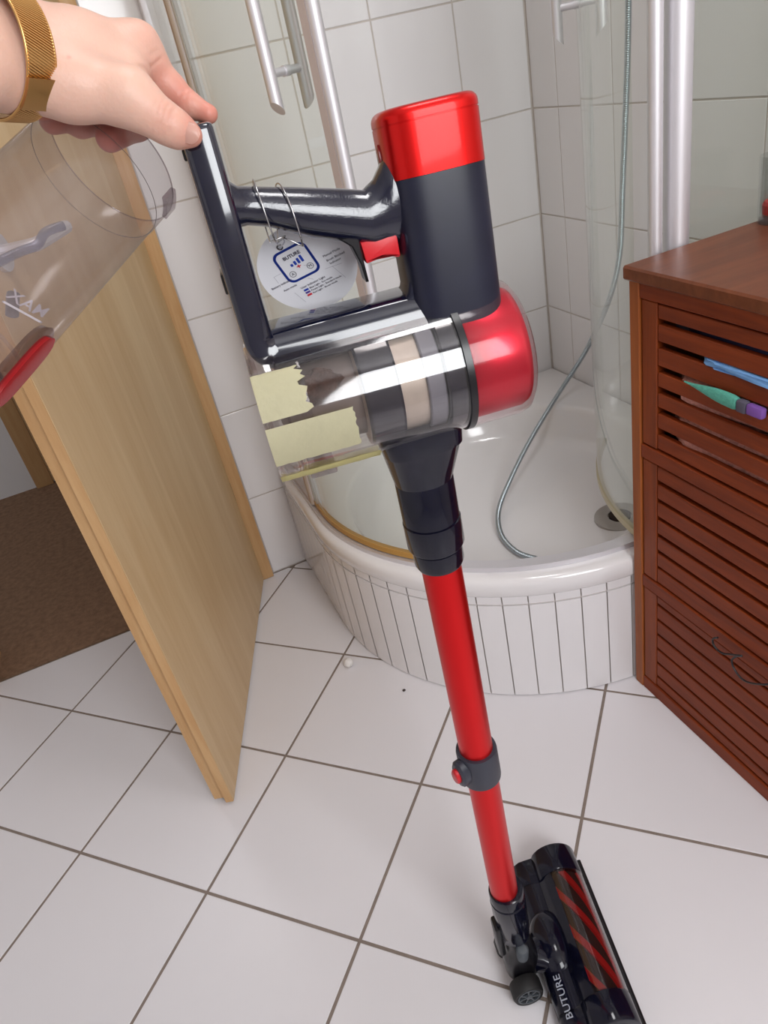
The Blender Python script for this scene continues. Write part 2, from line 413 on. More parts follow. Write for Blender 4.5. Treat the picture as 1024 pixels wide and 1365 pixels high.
wall_tiles(wall_back, [(-1.96, -1.762), (-2.16, -1.96), (-2.348, -2.16)], lambda x, y, z: (x, -z, y))
ur = [-0.1075 - 0.2015 * k for k in range(8)]
wall_tiles(wall_right, [(ur[0], -0.002)] + [(ur[k + 1], ur[k]) for k in range(7)], lambda x, y, z: (-z, x, y))
# door frame and door
bm = B()
add_box(bm, (-1.000, -0.020, 0.001), (-0.962, 0.0, 2.02), 0.003)
add_box(bm, (-1.760, -0.020, 0.001), (-1.722, 0.0, 2.02), 0.003)
add_box(bm, (-1.760, -0.020, 1.982), (-0.962, 0.0, 2.02), 0.003)
add_box(bm, (-1.000, 0.0, 0.001), (DX1 + 0.002, 0.13, 2.0)); add_box(bm, (DX0 - 0.002, 0.0, 0.001), (-1.722, 0.13, 2.0)); add_box(bm, (-1.735, 0.0, 1.982), (-0.985, 0.13, 2.0))
fr = struct(obj('trim_1', bm, M['beech_edge']), 'light wooden casing around the open doorway')
obj('strike_plate', box((-0.9995, -0.0215, 0.268), (-0.992, -0.019, 0.322)), M['dark'], fr)
DOOR = Matrix.Translation((-0.992, -0.022, 0)) @ Matrix.Rotation(math.atan2(-0.687, -0.238) , 4, 'Z')
bm = prism([(0.0, 0.0), (0.727, 0.0), (0.727, -0.016), (0.714, -0.016), (0.714, -0.041), (0.0, -0.041)], 2, 0.007, 1.985)
bmesh.ops.bevel(bm, geom=bm.edges[:], offset=0.0012, segments=1, affect='EDGES')
door = struct(obj('door_1', bm, M['beech']), 'open light veneer door swung into the bathroom')
door.matrix_world = DOOR
bm = prism([(0.7272, -0.0005), (0.729, -0.0005), (0.729, -0.0155), (0.7272, -0.0155)], 2, 0.008, 1.984); add_prism(bm, [(0.7142, -0.0165), (0.716, -0.0165), (0.716, -0.0405), (0.7142, -0.0405)], 2, 0.008, 1.984)
obj('door_edging', bm, M['beech_edge'], door)
bm = add_lathe(B(), [(0.025, 0), (0.025, 0.006)], (0.66, 0.0, 1.05), (0, 1, 0), 20); add_tube(bm, smooth_path([(0.66, 0.004, 1.05), (0.66, 0.045, 1.05), (0.64, 0.052, 1.05), (0.54, 0.052, 1.05)], 4), 0.009, 10)
obj('door_handle', bm, M['alu'], door)

# ------------------------------------------------------------------ shower
def arc(c, r, a0, a1, n):
    return [(c[0] + r * math.cos(math.radians(a0 + (a1 - a0) * k / n)), c[1] + r * math.sin(math.radians(a0 + (a1 - a0) * k / n))) for k in range(n + 1)]
SC = (-0.33, -0.33)
def outline(r, x1=-0.004):
    """quadrant outline from the back wall round to the right wall"""
    return [(SC[0] - r, x1)] + arc(SC, r, 180, 270, 40) + [(x1, SC[1] - r)]
tray = thing('shower_tray', 'white quadrant shower tray on a curved tiled base in the corner', 'shower tray', (-0.4, -0.4, 0))
TR = Vector((0.4, 0.4, 0))
def loc_tray(bm): return xform(bm, lambda v: v + TR)
BC = Vector((-0.425, -0.425)); n = 96
def bound(a, r):
    """distance from the basin centre to the tray outline along angle a"""
    d = Vector((math.cos(a), math.sin(a))); best = 9
    for ax in (0, 1):
        if d[ax] > 1e-6: best = min(best, (-0.004 - BC[ax]) / d[ax])
        if d[ax] < -1e-6:
            t = (SC[ax] - r - BC[ax]) / d[ax]; q = BC + d * t
            if q[1 - ax] >= SC[1 - ax]: best = min(best, t)
    f = BC - Vector(SC); bq = f.dot(d); cq = f.length_squared - r * r; disc = bq * bq - cq
    if disc > 0:
        t = -bq + math.sqrt(disc); q = BC + d * t
        if q.x <= SC[0] and q.y <= SC[1]: best = min(best, t)
    return best
RB = 0.362; rings = []
angs = sorted([2 * PI * k / n for k in range(n)] + [PI / 4 + 0.0001])
corner = [math.atan2(0.421, 0.421)]
for fr_, z in ((0.02, 0.196), (0.3, 0.198), (0.6, 0.203), (0.8, 0.210), (0.88, 0.219), (0.93, 0.236), (0.965, 0.268), (0.985, 0.292), (1.0, 0.302), (1.03, 0.3065)):
    rings.append([(BC.x + math.cos(a) * RB * fr_, BC.y + math.sin(a) * RB * fr_, z) for a in angs])
for dr, z in ((-0.012, 0.3085), (0.0, 0.3085), (0.008, 0.3065), (0.0125, 0.301), (0.0145, 0.293), (0.0145, 0.272), (0.010, 0.2655), (-0.03, 0.264)):
    rings.append([(BC.x + math.cos(a) * bound(a, 0.5195 + dr), BC.y + math.sin(a) * bound(a, 0.5195 + dr), z) for a in angs])
bm = add_loft(B(), rings, False); bm.verts.ensure_lookup_table(); bm.faces.new([bm.verts[k] for k in range(len(angs))])
obj('tray_shell', loc_tray(bm), M['acryl'], tray, 50)
o2 = outline(0.5265)
bm = B(); add_loft(bm, [[(x, y, 0.0) for x, y in o2] + [(-0.004, -0.004, 0.0)], [(x, y, 0.264) for x, y in o2] + [(-0.004, -0.004, 0.264)]], False)
base = obj('tiled_base', loc_tray(bm), M['wgrout'], tray)
# narrow upright strips cut from tiles
path = outline(0.530)
def at_len(s):
    for k in range(len(path) - 1):
        a, b = Vector(path[k]), Vector(path[k + 1]); L = (b - a).length
        if s <= L: return a + (b - a) * (s / L), (b - a).normalized()
        s -= L
    return Vector(path[-1]), (Vector(path[-1]) - Vector(path[-2])).normalized()
tot = sum((Vector(path[k + 1]) - Vector(path[k])).length for k in range(len(path) - 1))
nst = int(tot / 0.0492); st = tot / nst
for k in range(nst):
    for zb, zt_ in ((0.003, 0.2438), (0.2478, 0.2655)):
        bm = B(); rr = []
        for z0, sh, s_in in ((zb, -0.0035, 0.0008), (zb, 0.0, 0.0012), (zt_, 0.0, 0.0012), (zt_, -0.0035, 0.0008)):
            row = []
            for t in (s_in / st, 0.33, 0.67, 1 - s_in / st):
                p, d = at_len((k + t) * st); nrm = Vector((-d.y, d.x)) * -1
                if nrm.dot(p - Vector(SC)) < 0: nrm = -nrm
                p = p + nrm * sh; row.append((p.x, p.y, z0))
            rr.append(row)
        add_loft(bm, rr, False, False)
        obj('tile_strip', loc_tray(bm), M['wtile'], tray, 30)
drain = obj('drain', loc_tray(lathe([(0.055, 0.0), (0.055, 0.006), (0.047, 0.0085), (0.026, 0.008), (0.024, 0.0)], (-0.245, -0.62, 0.205), (0, 0, 1), 40)), M['drainp'], tray)
obj('drain_hole', loc_tray(lathe([(0.0235, 0.0), (0.0235, 0.0088)], (-0.245, -0.62, 0.205), (0, 0, 1), 32)), M['dark'], drain)

# enclosure
EC = (-0.335, -0.32); ER = 0.50
def band(pts, half, z0, z1):
    bm = B(); rr = []
    for k, p in enumerate(pts):
        a, b = Vector(pts[max(k - 1, 0)]), Vector(pts[min(k + 1, len(pts) - 1)]); d = (b - a).normalized(); nn = Vector((-d.y, d.x))
        p = Vector(p); rr.append([(*(p + nn * half), z0), (*(p - nn * half), z0), (*(p - nn * half), z1), (*(p + nn * half), z1)])
    return add_loft(bm, rr)
ZT = 0.3085; ZG = 1.92
epath = [(-0.835, -0.012)] + arc(EC, ER, 180, 270, 40) + [(-0.012, -0.82)]
tk = thing('shower_enclosure', 'aluminium shower enclosure frame on the tray rim with wall profiles', 'shower enclosure', (-0.8, -0.2, ZT))
def rel(bm, o): return xform(bm, lambda v: v - Vector(o.location))
bm = band(epath, 0.012, ZT - 0.003, ZT + 0.0105); 
obj('track', rel(bm, tk), M['alu'], tk, 30)
bm = band([(-0.846, -0.012)] + arc(EC, ER + 0.010, 180, 270, 40) + [(-0.012, -0.831)], 0.003, ZT, ZT + 0.011)
obj('track_lip', rel(bm, tk), M['alu'], tk, 30)
obj('track', rel(band(epath, 0.014, ZG, ZG + 0.03), tk), M['alu'], tk, 30)
obj('wall_profile', rel(box((-0.851, -0.026, ZT), (-0.816, -0.003, ZG), 0.004), tk), M['alu'], tk)
obj('wall_profile', rel(box((-0.026, -0.838, ZT), (-0.003, -0.802, ZG), 0.004), tk), M['alu'], tk)
for (x, y), r, m_ in (((-0.837, -0.262), 0.0085, 'alu_w'), ((-0.289, -0.834), 0.0185, 'alu'), ((-0.326, -0.832), 0.0105, 'alu')):
    obj('post', rel(lathe([(r, ZT + 0.007), (r, ZG)], (x, y, 0), (0, 0, 1), 28), tk), M[m_], tk)
obj('fixed_pane', rel(box((-0.838, -0.262, ZT + 0.01), (-0.832, -0.024, ZG)), tk), M['glass'], tk, 0)
obj('fixed_pane', rel(box((-0.285, -0.823, ZT + 0.01), (-0.024, -0.817, ZG)), tk), M['glass'], tk, 0)
obj('bottom_rail', rel(box((-0.845, -0.262, ZT + 0.006), (-0.826, -0.024, ZT + 0.022)), tk), M['alu_w'], tk, 0)

def curved_door(name, label, pts, seal_mat, handle_k, strips):
    """pts from the hinge to the free edge, in plan"""
    o = thing(name, label, 'shower door', (pts[0][0], pts[0][1], ZT))
    gz0 = ZT + 0.020
    obj('glass_pane', rel(band(pts, 0.0028, gz0, ZG - 0.01), o), M['glass'], o, 30)
    obj('bottom_seal', rel(band(pts, 0.005, gz0 - 0.007, gz0 + 0.006), o), M[seal_mat], o, 30)
    if strips:
        obj('hinge_profile', rel(lathe([(0.010, gz0 - 0.006), (0.010, ZG - 0.01)], (*pts[0], 0), (0, 0, 1), 24), o), M['alu'], o)
        q = Vector(pts[0]); d = (Vector(pts[1]) - q).normalized()
        obj('edge_seal', rel(band([tuple(q + d * 0.012), tuple(q + d * 0.030)], 0.004, gz0, ZG - 0.01), o), M['seal'], o)
        e = Vector(pts[-1]); nx = (e - Vector(pts[-2])).normalized()
        obj('closing_profile', rel(band([tuple(e - nx * 0.006), tuple(e + nx * 0.006)], 0.009, gz0 - 0.006, ZG - 0.01), o), M['alu_w'], o)
        obj('closing_profile', rel(lathe([(0.0098, gz0 - 0.006), (0.0098, ZG - 0.01)], (*(e + nx * 0.012), 0), (0, 0, 1), 28), o), M['alu'], o)
    p = Vector(pts[handle_k]); d = (Vector(pts[handle_k + 1]) - Vector(pts[handle_k - 1])).normalized(); nn = Vector((d.y, -d.x))
    zt = 1.123
    h = None
    for sg in (1, -1):
        c = p + nn * (0.035 * sg)
        bm = lathe([(0.0092, zt), (0.0092, zt + 0.34)], (c.x, c.y, 0), (0, 0, 1), 24)
        for v in bm.verts:                             # bevel-cut tips facing outwards
            if v.co.z < zt + 0.01: v.co.z += (v.co.xy - c).dot(nn) * sg * 1.0 + 0.009
            else: v.co.z -= (v.co.xy - c).dot(nn) * sg * 1.0 + 0.009
        x = obj('handle', rel(bm, o), M['alu'], o)
        if h is None: h = x
    for z in (zt + 0.052, zt + 0.29):
        bm = add_lathe(B(), [(0.0058, -0.03), (0.0058, -0.006), (0.0072, -0.006), (0.0072, 0.006), (0.0058, 0.006), (0.0058, 0.03)], (p.x, p.y, z), (nn.x, nn.y, 0), 18)
        obj('handle_pin', rel(bm, o), M['alu'], h)
    return o
# left door: closed on its track; right door: swung into the tray
lp = [(-0.835, -0.275)] + arc(EC, ER, 180, 218.5, 24)
kk = min(range(len(lp)), key=lambda k: abs(math.degrees(math.atan2(lp[k][1] - EC[1], lp[k][0] - EC[0])) % 360 - 212))
curved_door('shower_door', 'curved glass shower door closed on the left side of the tray', lp, 'amber', kk, True)
Hh = Vector((-0.36, -0.83)); R2 = Matrix.Rotation(math.radians(-95), 2)
rp = [tuple(Hh + R2 @ (Vector(q) - Vector((-0.335, -0.82)))) for q in arc(EC, ER, 269, 225, 30)]
rp = rp
o = curved_door('shower_door', 'curved glass shower door folded inwards beside the wooden cabinet', [(q[0], q[1]) for q in rp], 'pale_strip', 23, False)
# hose
hz = [(-0.06000, -0.44305, 1.22953), (-0.06000, -0.44120, 1.16363), (-0.06000, -0.43351, 1.04547), (-0.06000, -0.41316, 0.84311), (-0.06000, -0.39811, 0.70350), (-0.06834, -0.36746, 0.60000), (-0.03292, -0.24763, 0.47000), (-0.04810, -0.21630, 0.41000), (-0.13534, -0.21633, 0.32500), (-0.27281, -0.29983, 0.28000), (-0.37096, -0.36398, 0.23800), (-0.44525, -0.43224, 0.21600), (-0.48740, -0.51348, 0.21000), (-0.49489, -0.59066, 0.21000), (-0.47624, -0.64239, 0.21200)]
pts = smooth_path(hz, 14)
L = [0.0]
for a, b in zip(pts, pts[1:]): L.append(L[-1] + (b - a).length)
fine = []
nfi = int(L[-1] / 0.0012); k = 0
for i in range(nfi + 1):
    s = L[-1] * i / nfi
    while k < len(L) - 2 and L[k + 1] < s: k += 1
    t = (s - L[k]) / max(L[k + 1] - L[k], 1e-9); fine.append(pts[k].lerp(pts[k + 1], t))
tag(obj('shower_hose', add_tube(B(), fine, [0.0062 if i % 3 else 0.0050 for i in range(len(fine))], 10), M['hose'], None, 80), 'ribbed chrome shower hose hanging down and looped in the tray', 'hose')

# ------------------------------------------------------------------ cabinet
CY0, CY1, CXF = -0.864, -1.44, -0.400
cab = thing('cabinet', 'reddish brown wooden cabinet with slatted fronts beside the shower', 'cabinet', (CXF, CY0, 0))
CO = Vector((CXF, CY0, 0))
def cb(name, a, b, m, parent=cab, bev=0.0015):
    return obj(name, xform(box(a, b, bev, 1), lambda v: v - CO), M[m], parent)
lab(cb('top', (-0.407, CY1 - 0.006, 0.824), (-0.004, CY0 + 0.006, 0.845), 'cab_top', bev=0.003), 'flat brown top')
cb('side_panel', (CXF, CY0 - 0.022, 0.0), (-0.005, CY0, 0.824), 'cab_edge')
cb('side_panel', (CXF, CY1, 0.0), (-0.005, CY1 + 0.022, 0.824), 'cab_edge')
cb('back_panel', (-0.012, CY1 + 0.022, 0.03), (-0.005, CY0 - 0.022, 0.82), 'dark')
for z0, z1 in ((0.800, 0.824), (0.534, 0.559), (0.263, 0.289), (0.0, 0.030)):
    cb('rail', (CXF + 0.001, CY1 + 0.022, z0), (CXF + 0.022, CY0 - 0.022, z1), 'cab')
for z in (0.545, 0.275, 0.02):
    cb('shelf', (CXF + 0.024, CY1 + 0.022, z - 0.006), (-0.013, CY0 - 0.022, z + 0.006), 'cab')
SY0, SY1 = CY0 - 0.058, CY1 + 0.058
def front(z0, z1, slats, label):
    f = cb('front_frame', (CXF + 0.003, CY0 - 0.057, z0), (CXF + 0.020, CY0 - 0.024, z1), 'cab_v'); f['label'] = label
    cb('stile', (CXF + 0.003, CY1 + 0.024, z0), (CXF + 0.020, CY1 + 0.057, z1), 'cab_v', f)
    for a, b, tilt in slats:
        zc, h = (a + b) / 2, (b - a) / 2
        bm = box((-0.005, SY1, -h), (0.005, SY0, h), 0.0012, 1)
        R = Matrix.Rotation(tilt, 3, 'Y')
        xform(bm, lambda v: R @ v + Vector((CXF + 0.009, 0, zc)) - CO)
        obj('slat', bm, M['cab'], f)
front(0.561, 0.799, [(0.776, 0.797, 0)] + [(b, t, 0) for b, t in ((0.742, 0.767), (0.704, 0.731), (0.670, 0.693), (0.636, 0.659), (0.600, 0.625))] + [(0.563, 0.588, 0)], 'upper slatted front with towels showing through the gaps')
front(0.291, 0.532, [(0.504, 0.530, 0.0)] + [(z, z + 0.0275, 0) for z in (0.4685, 0.4335, 0.3985, 0.3635, 0.3285)] + [(0.2925, 0.323, 0)], 'middle slatted front')
front(0.032, 0.261, [(0.243, 0.259, 0)] + [(z, z + 0.0305, 0) for z in (0.2065, 0.170, 0.1335, 0.097, 0.0605)] + [(0.034, 0.0545, 0)], 'lower slatted front')
# linen inside the upper compartment
def lump(name, m, c, s, label, cat, seed=0, amp=0.12, sub=4, group=None):
    bm = B(); bmesh.ops.create_icosphere(bm, subdivisions=sub, radius=1.0); rnd = random.Random(seed); ph = [rnd.uniform(0, 6) for _ in range(6)]
    for v in bm.verts:
        p = v.co.copy(); q = Vector((abs(p.x) ** 0.35 * math.copysign(1, p.x), abs(p.y) ** 0.4 * math.copysign(1, p.y), abs(p.z) ** 0.5 * math.copysign(1, p.z)))
        w = 1 + amp * (math.sin(5 * p.x + ph[0]) * math.sin(6 * p.y + ph[1]) + 0.5 * math.sin(13 * p.y + ph[2]) * math.sin(11 * p.z + ph[3]))
        v.co = Vector((q.x * s[0] * w, q.y * s[1] * w, q.z * s[2] * w))
    o = obj(name, bm, M[m], None, 60); o.location = c
    return tag(o, label, cat, group)
lump('folded_towel', 'pink', (-0.2755, -1.07, 0.600), (0.115, 0.145, 0.048), 'pink terry towel lying lowest inside the upper compartment', 'towel', 1, 0.05)
lump('folded_towel', 'pink', (-0.2755, -1.07, 0.676), (0.115, 0.14, 0.026), 'thin pink terry towel in the cabinet, under the pale blue cloth', 'towel', 2, 0.05)
lump('folded_cloth', 'bluecloth', (-0.2815, -1.105, 0.7355), (0.118, 0.12, 0.0075), 'pale blue cloth inside the cabinet, above the teal brush', 'cloth', 3, 0.06)
lump('folded_cloth', 'navycloth', (-0.263, -1.10, 0.768), (0.12, 0.15, 0.022), 'navy blue cloth topmost inside the cabinet', 'cloth', 4, 0.06)
lump('folded_cloth', 'greycloth', (-0.31, -0.93, 0.745), (0.05, 0.018, 0.030), 'small grey cloth at the left end inside the upper compartment', 'cloth', 5, 0.06)
# teal sponge roll pushing out between the slats
bm = B(); rr = []
for k in range(15):
    t = k / 14; y = -0.985 - 0.098 * t; r = 0.0015 + 0.0155 * (math.sin(min(t * 1.25, 1.0) * PI / 2) ** 1.6) * (1 if t < 0.93 else 0.8)
    rr.append([(-0.402 + 0.004 * math.cos(a) * (0.4 + t), y + 0.985 - 0.985, 0.6985 + 0.001 + r * 0.62 * math.sin(a) - 0.002 * t) for a in [2 * PI * q / 16 for q in range(16)]])
mt = tag(obj('sponge_mitt', add_loft(B(), rr), M['teal'], None, 60), 'teal terry mitt poking out between two upper slats', 'mitt')
obj('binding', box((-0.407, -1.099, 0.688), (-0.396, -1.083, 0.705), 0.003), M['greycloth'], mt); lab(obj('binding', box((-0.406, -1.125, 0.689), (-0.396, -1.099, 0.704), 0.003), M['violet'], mt), 'violet end')
# tumbler with candle on the cabinet
tb = thing('glass_tumbler', 'clear glass tumbler with a red candle standing on the cabinet', 'glass', (-0.150, -0.888, 0.845))
obj('glass_wall', lathe([(0.0255, 0.0), (0.027, 0.004), (0.029, 0.095), (0.0265, 0.095), (0.0245, 0.012), (0.0005, 0.010)], (0, 0, 0), (0, 0, 1), 36, False), M['tumbler'], tb)
obj('glass_foot', lathe([(0.0250, 0.0004), (0.0252, 0.007), (0.02, 0.009)], (0, 0, 0), (0, 0, 1), 36), M['clearedge'], tb)
obj('candle', lathe([(0.021, 0.013), (0.022, 0.026), (0.019, 0.031), (0.004, 0.031)], (0.001, 0, 0), (0, 0, 1), 28), M['wax'], tb)
# cable
cz = [(-0.412, -1.083, 0.290), (-0.413, -1.074, 0.280), (-0.413, -1.078, 0.268), (-0.413, -1.094, 0.266), (-0.413, -1.112, 0.277), (-0.413, -1.128, 0.288), (-0.414, -1.134, 0.292), (-0.414, -1.124, 0.283), (-0.414, -1.116, 0.268), (-0.414, -1.122, 0.254), (-0.414, -1.140, 0.246), (-0.413, -1.165, 0.258), (-0.412, -1.200, 0.290), (-0.410, -1.22, 0.33)]
tag(obj('cable', tube(smooth_path(cz, 6), 0.0016, 8), M['cable']), 'thin black cord looping in front of the lower cabinet slats', 'cord')
# crumbs on the floor
bm = B(); bmesh.ops.create_icosphere(bm, subdivisions=3, radius=0.0115)
for v in bm.verts: v.co *= 1 + 0.08 * math.sin(v.co.x * 700) * math.sin(v.co.y * 600 + v.co.z * 500)
o = tag(obj('cotton_ball', bm, M['cotton']), 'small white cotton ball on the floor by the shower base', 'cotton ball'); o.location = (-0.901, -0.482, 0.0112)
bm = B(); bmesh.ops.create_icosphere(bm, subdivisions=2, radius=0.0032); xform(bm, lambda v: Vector((v.x * 1.2, v.y, v.z * 0.7)))
o = tag(obj('crumb', bm, M['crumb']), 'dark speck of dirt on a white floor tile', 'crumb'); o.location = (-0.823, -0.625, 0.0022)

# ------------------------------------------------------------------ vacuum cleaner
VL, VR = Vector((-0.905, -1.235, 0)), math.radians(-10)
vac = thing('cordless_vacuum', 'red and navy cordless stick vacuum cleaner standing upright on the tiles', 'vacuum cleaner', VL, VR)
VM = Matrix.Translation(VL) @ Matrix.Rotation(VR, 4, 'Z')
# handle frame: upright bar and base bar, open at the top
def section(inner, outer, tilt, half=0.0225, crown=0.034):
    i_, o_ = Vector(inner), Vector(outer); hw = (o_ - i_).length / 2; out = []
    ss = [-1, -0.985, -0.94, -0.86, -0.75, -0.55, -0.35, -0.15, 0.05, 0.25, 0.45, 0.62, 0.75, 0.86, 0.94, 0.985, 1]
    def yf(s):
        d = max(0.0, (abs(s) - 0.70) / 0.30); return half - (hw * s) ** 2 / (2 * crown) - 0.0052 * (1 - math.sqrt(max(0.0, 1 - d * d)))
    for s in ss: p = i_.lerp(o_, (s + 1) / 2); out.append((p.x, -yf(s) - tilt * s, p.y))
    for s in reversed(ss): p = i_.lerp(o_, (s + 1) / 2); out.append((p.x, yf(s), p.y))
    return out
rr = [section((-0.0945, 1.1540), (-0.1122, 1.1540), 0, 0.0195), section((-0.0930, 1.1528), (-0.1138, 1.1528), 0, 0.0215), section((-0.0925, 1.1505), (-0.1142, 1.1505), 0), section((-0.0925, 1.06), (-0.1142, 1.06), 0)]
for k in range(11):
    q = math.radians(180 + 9 * k); rr.append(section((-0.0925 + 0.00002 * k, 1.0165), (-0.0902 + 0.024 * math.cos(q), 1.0135 + 0.024 * math.sin(q)), 0.006 * k / 10))
rr += [section((x, 1.0165), (x, 0.9895), 0.006) for x in (-0.05, 0.0, 0.03, 0.052)]
hf = obj('handle_frame', add_loft(B(), rr), M['navy'], vac, 60)
for z0, z1 in ((1.135, 1.142), (1.048, 1.062)):
    obj('rear_clip', box((-0.1162, -0.010, z0), (-0.113, 0.014, z1), 0.001), M['blackp'], hf)
# grip
rr = []
for x, z, h, w, yo in ((-0.100, 1.1035, 0.0155, 0.0185, 0), (-0.0925, 1.1025, 0.0150, 0.0180, 0), (-0.088, 1.1005, 0.0128, 0.0150, 0), (-0.075, 1.0968, 0.0132, 0.0148, 0), (-0.047, 1.0865, 0.0168, 0.0158, 0), (-0.020, 1.0780, 0.0184, 0.0166, 0.001), (-0.004, 1.0722, 0.0194, 0.0172, 0.003), (0.005, 1.0738, 0.0225, 0.0180, 0.005), (0.011, 1.0765, 0.0270, 0.0190, 0.006), (0.0165, 1.078, 0.033, 0.0205, 0.007), (0.026, 1.078, 0.034, 0.017, 0.007)):
    rr.append([(x, yo + w * math.cos(a), z + h * math.sin(a)) for a in [2 * PI * k / 32 for k in range(32)]])
obj('grip', add_loft(B(), rr), M['grip'], vac, 60)
# battery tower
def ring_rr(x0, x1, y0, y1, r, z, n=7): return [(p[0], p[1], z) for p in rrect(x0, y0, x1, y1, r, n)]
def tower(z0, z1, rim, d=0.0, seam=None):
    rr = [sup2(d, z0)]
    if seam: rr += [sup2(d, seam - 0.0005), sup2(d - 0.0006, seam - 0.0003), sup2(d - 0.0006, seam + 0.0003), sup2(d, seam + 0.0005)]
    rr.append(sup2(d, z1 - rim))
    for k in range(1, 7):
        q = k / 6 * PI / 2; rr.append(sup2(d - rim * (1 - math.cos(q)), z1 - rim + rim * math.sin(q)))
    bm = add_loft(B(), rr)
    lean = Matrix.Translation((0, 0, 0.985)) @ Matrix.Rotation(math.radians(-5.5), 4, 'X') @ Matrix.Translation((0, 0, -0.985))
    return xform(bm, lambda v: lean @ v)
def sup2(d, z, e=0.58, n=64):
    k = (z - 0.985) / 0.15; d = d + 0.0007 * k                # width and centre scaled about the camera with height, offsetting the tower's tilt
    return [(0.0472 + 0.0030 * k + (0.0350 + d) * math.copysign(abs(math.cos(a)) ** e, math.cos(a)), (0.0300 + d) * math.copysign(abs(math.sin(a)) ** e, math.sin(a)), z) for a in [2 * PI * (k + 0.5) / n for k in range(n)]]
bt = obj('battery', tower(0.985, 1.0920, 0.0), M['tower'], vac, 40)
rc = lab(obj('battery_cap', tower(1.0922, 1.1360, 0.0065, 0.0003, 1.1262), M['red'], vac, 40), 'bright red top of the battery')
obj('release_button', xform(lathe([(0.004, -0.001), (0.004, 0.0012), (0.003, 0.0018)], (0, 0, 0), (-1, 0, 0), 20), lambda v: Vector((v.x + 0.0140, v.y * 1.2 + 0.010, v.z * 2.6 + 1.106))), M['redlatch'], rc)
# trigger and guard
bm = prism(round_poly([(-0.0150, 1.060), (-0.0135, 1.0440), (0.002, 1.0462), (0.0125, 1.0425), (0.0125, 1.060)], [0, 0.002, 0.012, 0.002, 0]), 1, -0.0085, 0.0085, 0.002, 2)
lab(obj('trigger', bm, M['redp'], vac, 40), 'red trigger under the grip')
bm = prism([(-0.030, 1.066), (-0.0215, 1.0585), (-0.0175, 1.045), (-0.0163, 1.032), (-0.0143, 1.032), (-0.0150, 1.045), (-0.0150, 1.066)], 1, -0.0095, 0.0095, 0.001, 1)
obj('trigger_guard', bm, M['blackp'], vac)
# tower root sweeping into the base bar
bm = prism(round_poly([(0.004, 1.010), (0.0115, 1.0175), (0.0155, 1.03), (0.0155, 1.06), (0.06, 1.06), (0.06, 0.9905), (0.004, 0.9905)], [0, 0.004, 0.01, 0, 0, 0, 0]), 1, -0.0165, 0.0165, 0.004, 3)
obj('tower_root', bm, M['tower'], vac, 40)
# canister
CZ = 0.952; AX = (1, 0, 0)
cup = obj('dust_cup', lathe([(0.0535, -0.113), (0.0548, -0.1155), (0.0555, -0.110), (0.0555, -0.099), (0.0540, -0.097), (0.0540, 0.037)], (0, 0, CZ), AX, 72, False), M['clearc'], vac, 40)
lab(cup, 'clear plastic dust cup')
obj('end_lid', lathe([(0.0535, -0.1125), (0.052, -0.1165), (0.0001, -0.1175)], (0, 0, CZ), AX, 64, False), M['clearc'], cup, 40)
obj('lid_seam', lathe([(0.0552, -0.0985), (0.0560, -0.0975), (0.0552, -0.0965)], (0, 0, CZ), AX, 64, False), M['clearedge'], cup)
obj('inner_liner', lathe([(0.0500, -0.088), (0.0505, -0.084), (0.0500, -0.080)], (0, 0, CZ), AX, 64, False), M['clearedge'], cup)
obj('filter_screen', lathe([(0.032, -0.042), (0.043, -0.040), (0.043, 0.036)], (0, 0, CZ), AX, 64), M['mesh'], cup)
obj('inner_cone', lathe([(0.012, -0.104), (0.026, -0.098), (0.034, -0.085), (0.0365, -0.041)], (0, 0, CZ), AX, 48), M['brownshell'], cup)
lab(obj('filter_band', lathe([(0.046, -0.040), (0.0475, -0.038), (0.0475, -0.014), (0.046, -0.012)], (0, 0, CZ), AX, 64), M['navy'], cup), 'navy band inside the cup')
obj('filter_band', lathe([(0.0455, 0.008), (0.0465, 0.009), (0.0465, 0.021), (0.0455, 0.022)], (0, 0, CZ), AX, 64), M['bandgrey'], cup)
obj('filter_band', lathe([(0.0500, 0.0225), (0.0515, 0.0235), (0.0515, 0.036), (0.05, 0.0365)], (0, 0, CZ), AX, 64), M['navy'], cup)
bm = B(); bmesh.ops.create_icosphere(bm, subdivisions=4, radius=1.0); rnd = random.Random(3)
for v in bm.verts:
    w = 1 + 0.16 * math.sin(7 * v.co.x + 1) * math.sin(8 * v.co.z) + 0.08 * math.sin(19 * v.co.x) * math.sin(23 * v.co.z + 2) + rnd.uniform(-.05, .05)
    v.co = Vector((v.co.x * 0.017 * w - 0.070, v.co.y * 0.007 * w - 0.0325, v.co.z * 0.013 * w + CZ + 0.021))
lab(obj('dust_clump', bm, M['dust'], cup, 60), 'brown clump of dust inside the clear cup')
obj('cup_latch', box((-0.094, -0.012, CZ - 0.0625), (-0.071, 0.012, CZ - 0.052), 0.002), M['clearedge'], cup)
obj('gasket', lathe([(0.0535, 0.0365), (0.0556, 0.0372), (0.0556, 0.0425), (0.0535, 0.043)], (0, 0, CZ), AX, 72), M['blackp'], vac)
mc = lab(obj('motor_cap', lathe([(0.0470, 0.043), (0.0485, 0.0450), (0.0480, 0.086), (0.0460, 0.0905), (0.040, 0.0922), (0.002, 0.0925)], (0, 0, CZ), AX, 72), M['redcap'], vac, 60), 'pearly red motor cap')
obj('clear_cover', lathe([(0.0545, 0.043), (0.0545, 0.082), (0.0525, 0.0895), (0.047, 0.0935), (0.001, 0.0940)], (0, 0, CZ), AX, 72, False), M['cover'], mc, 60)
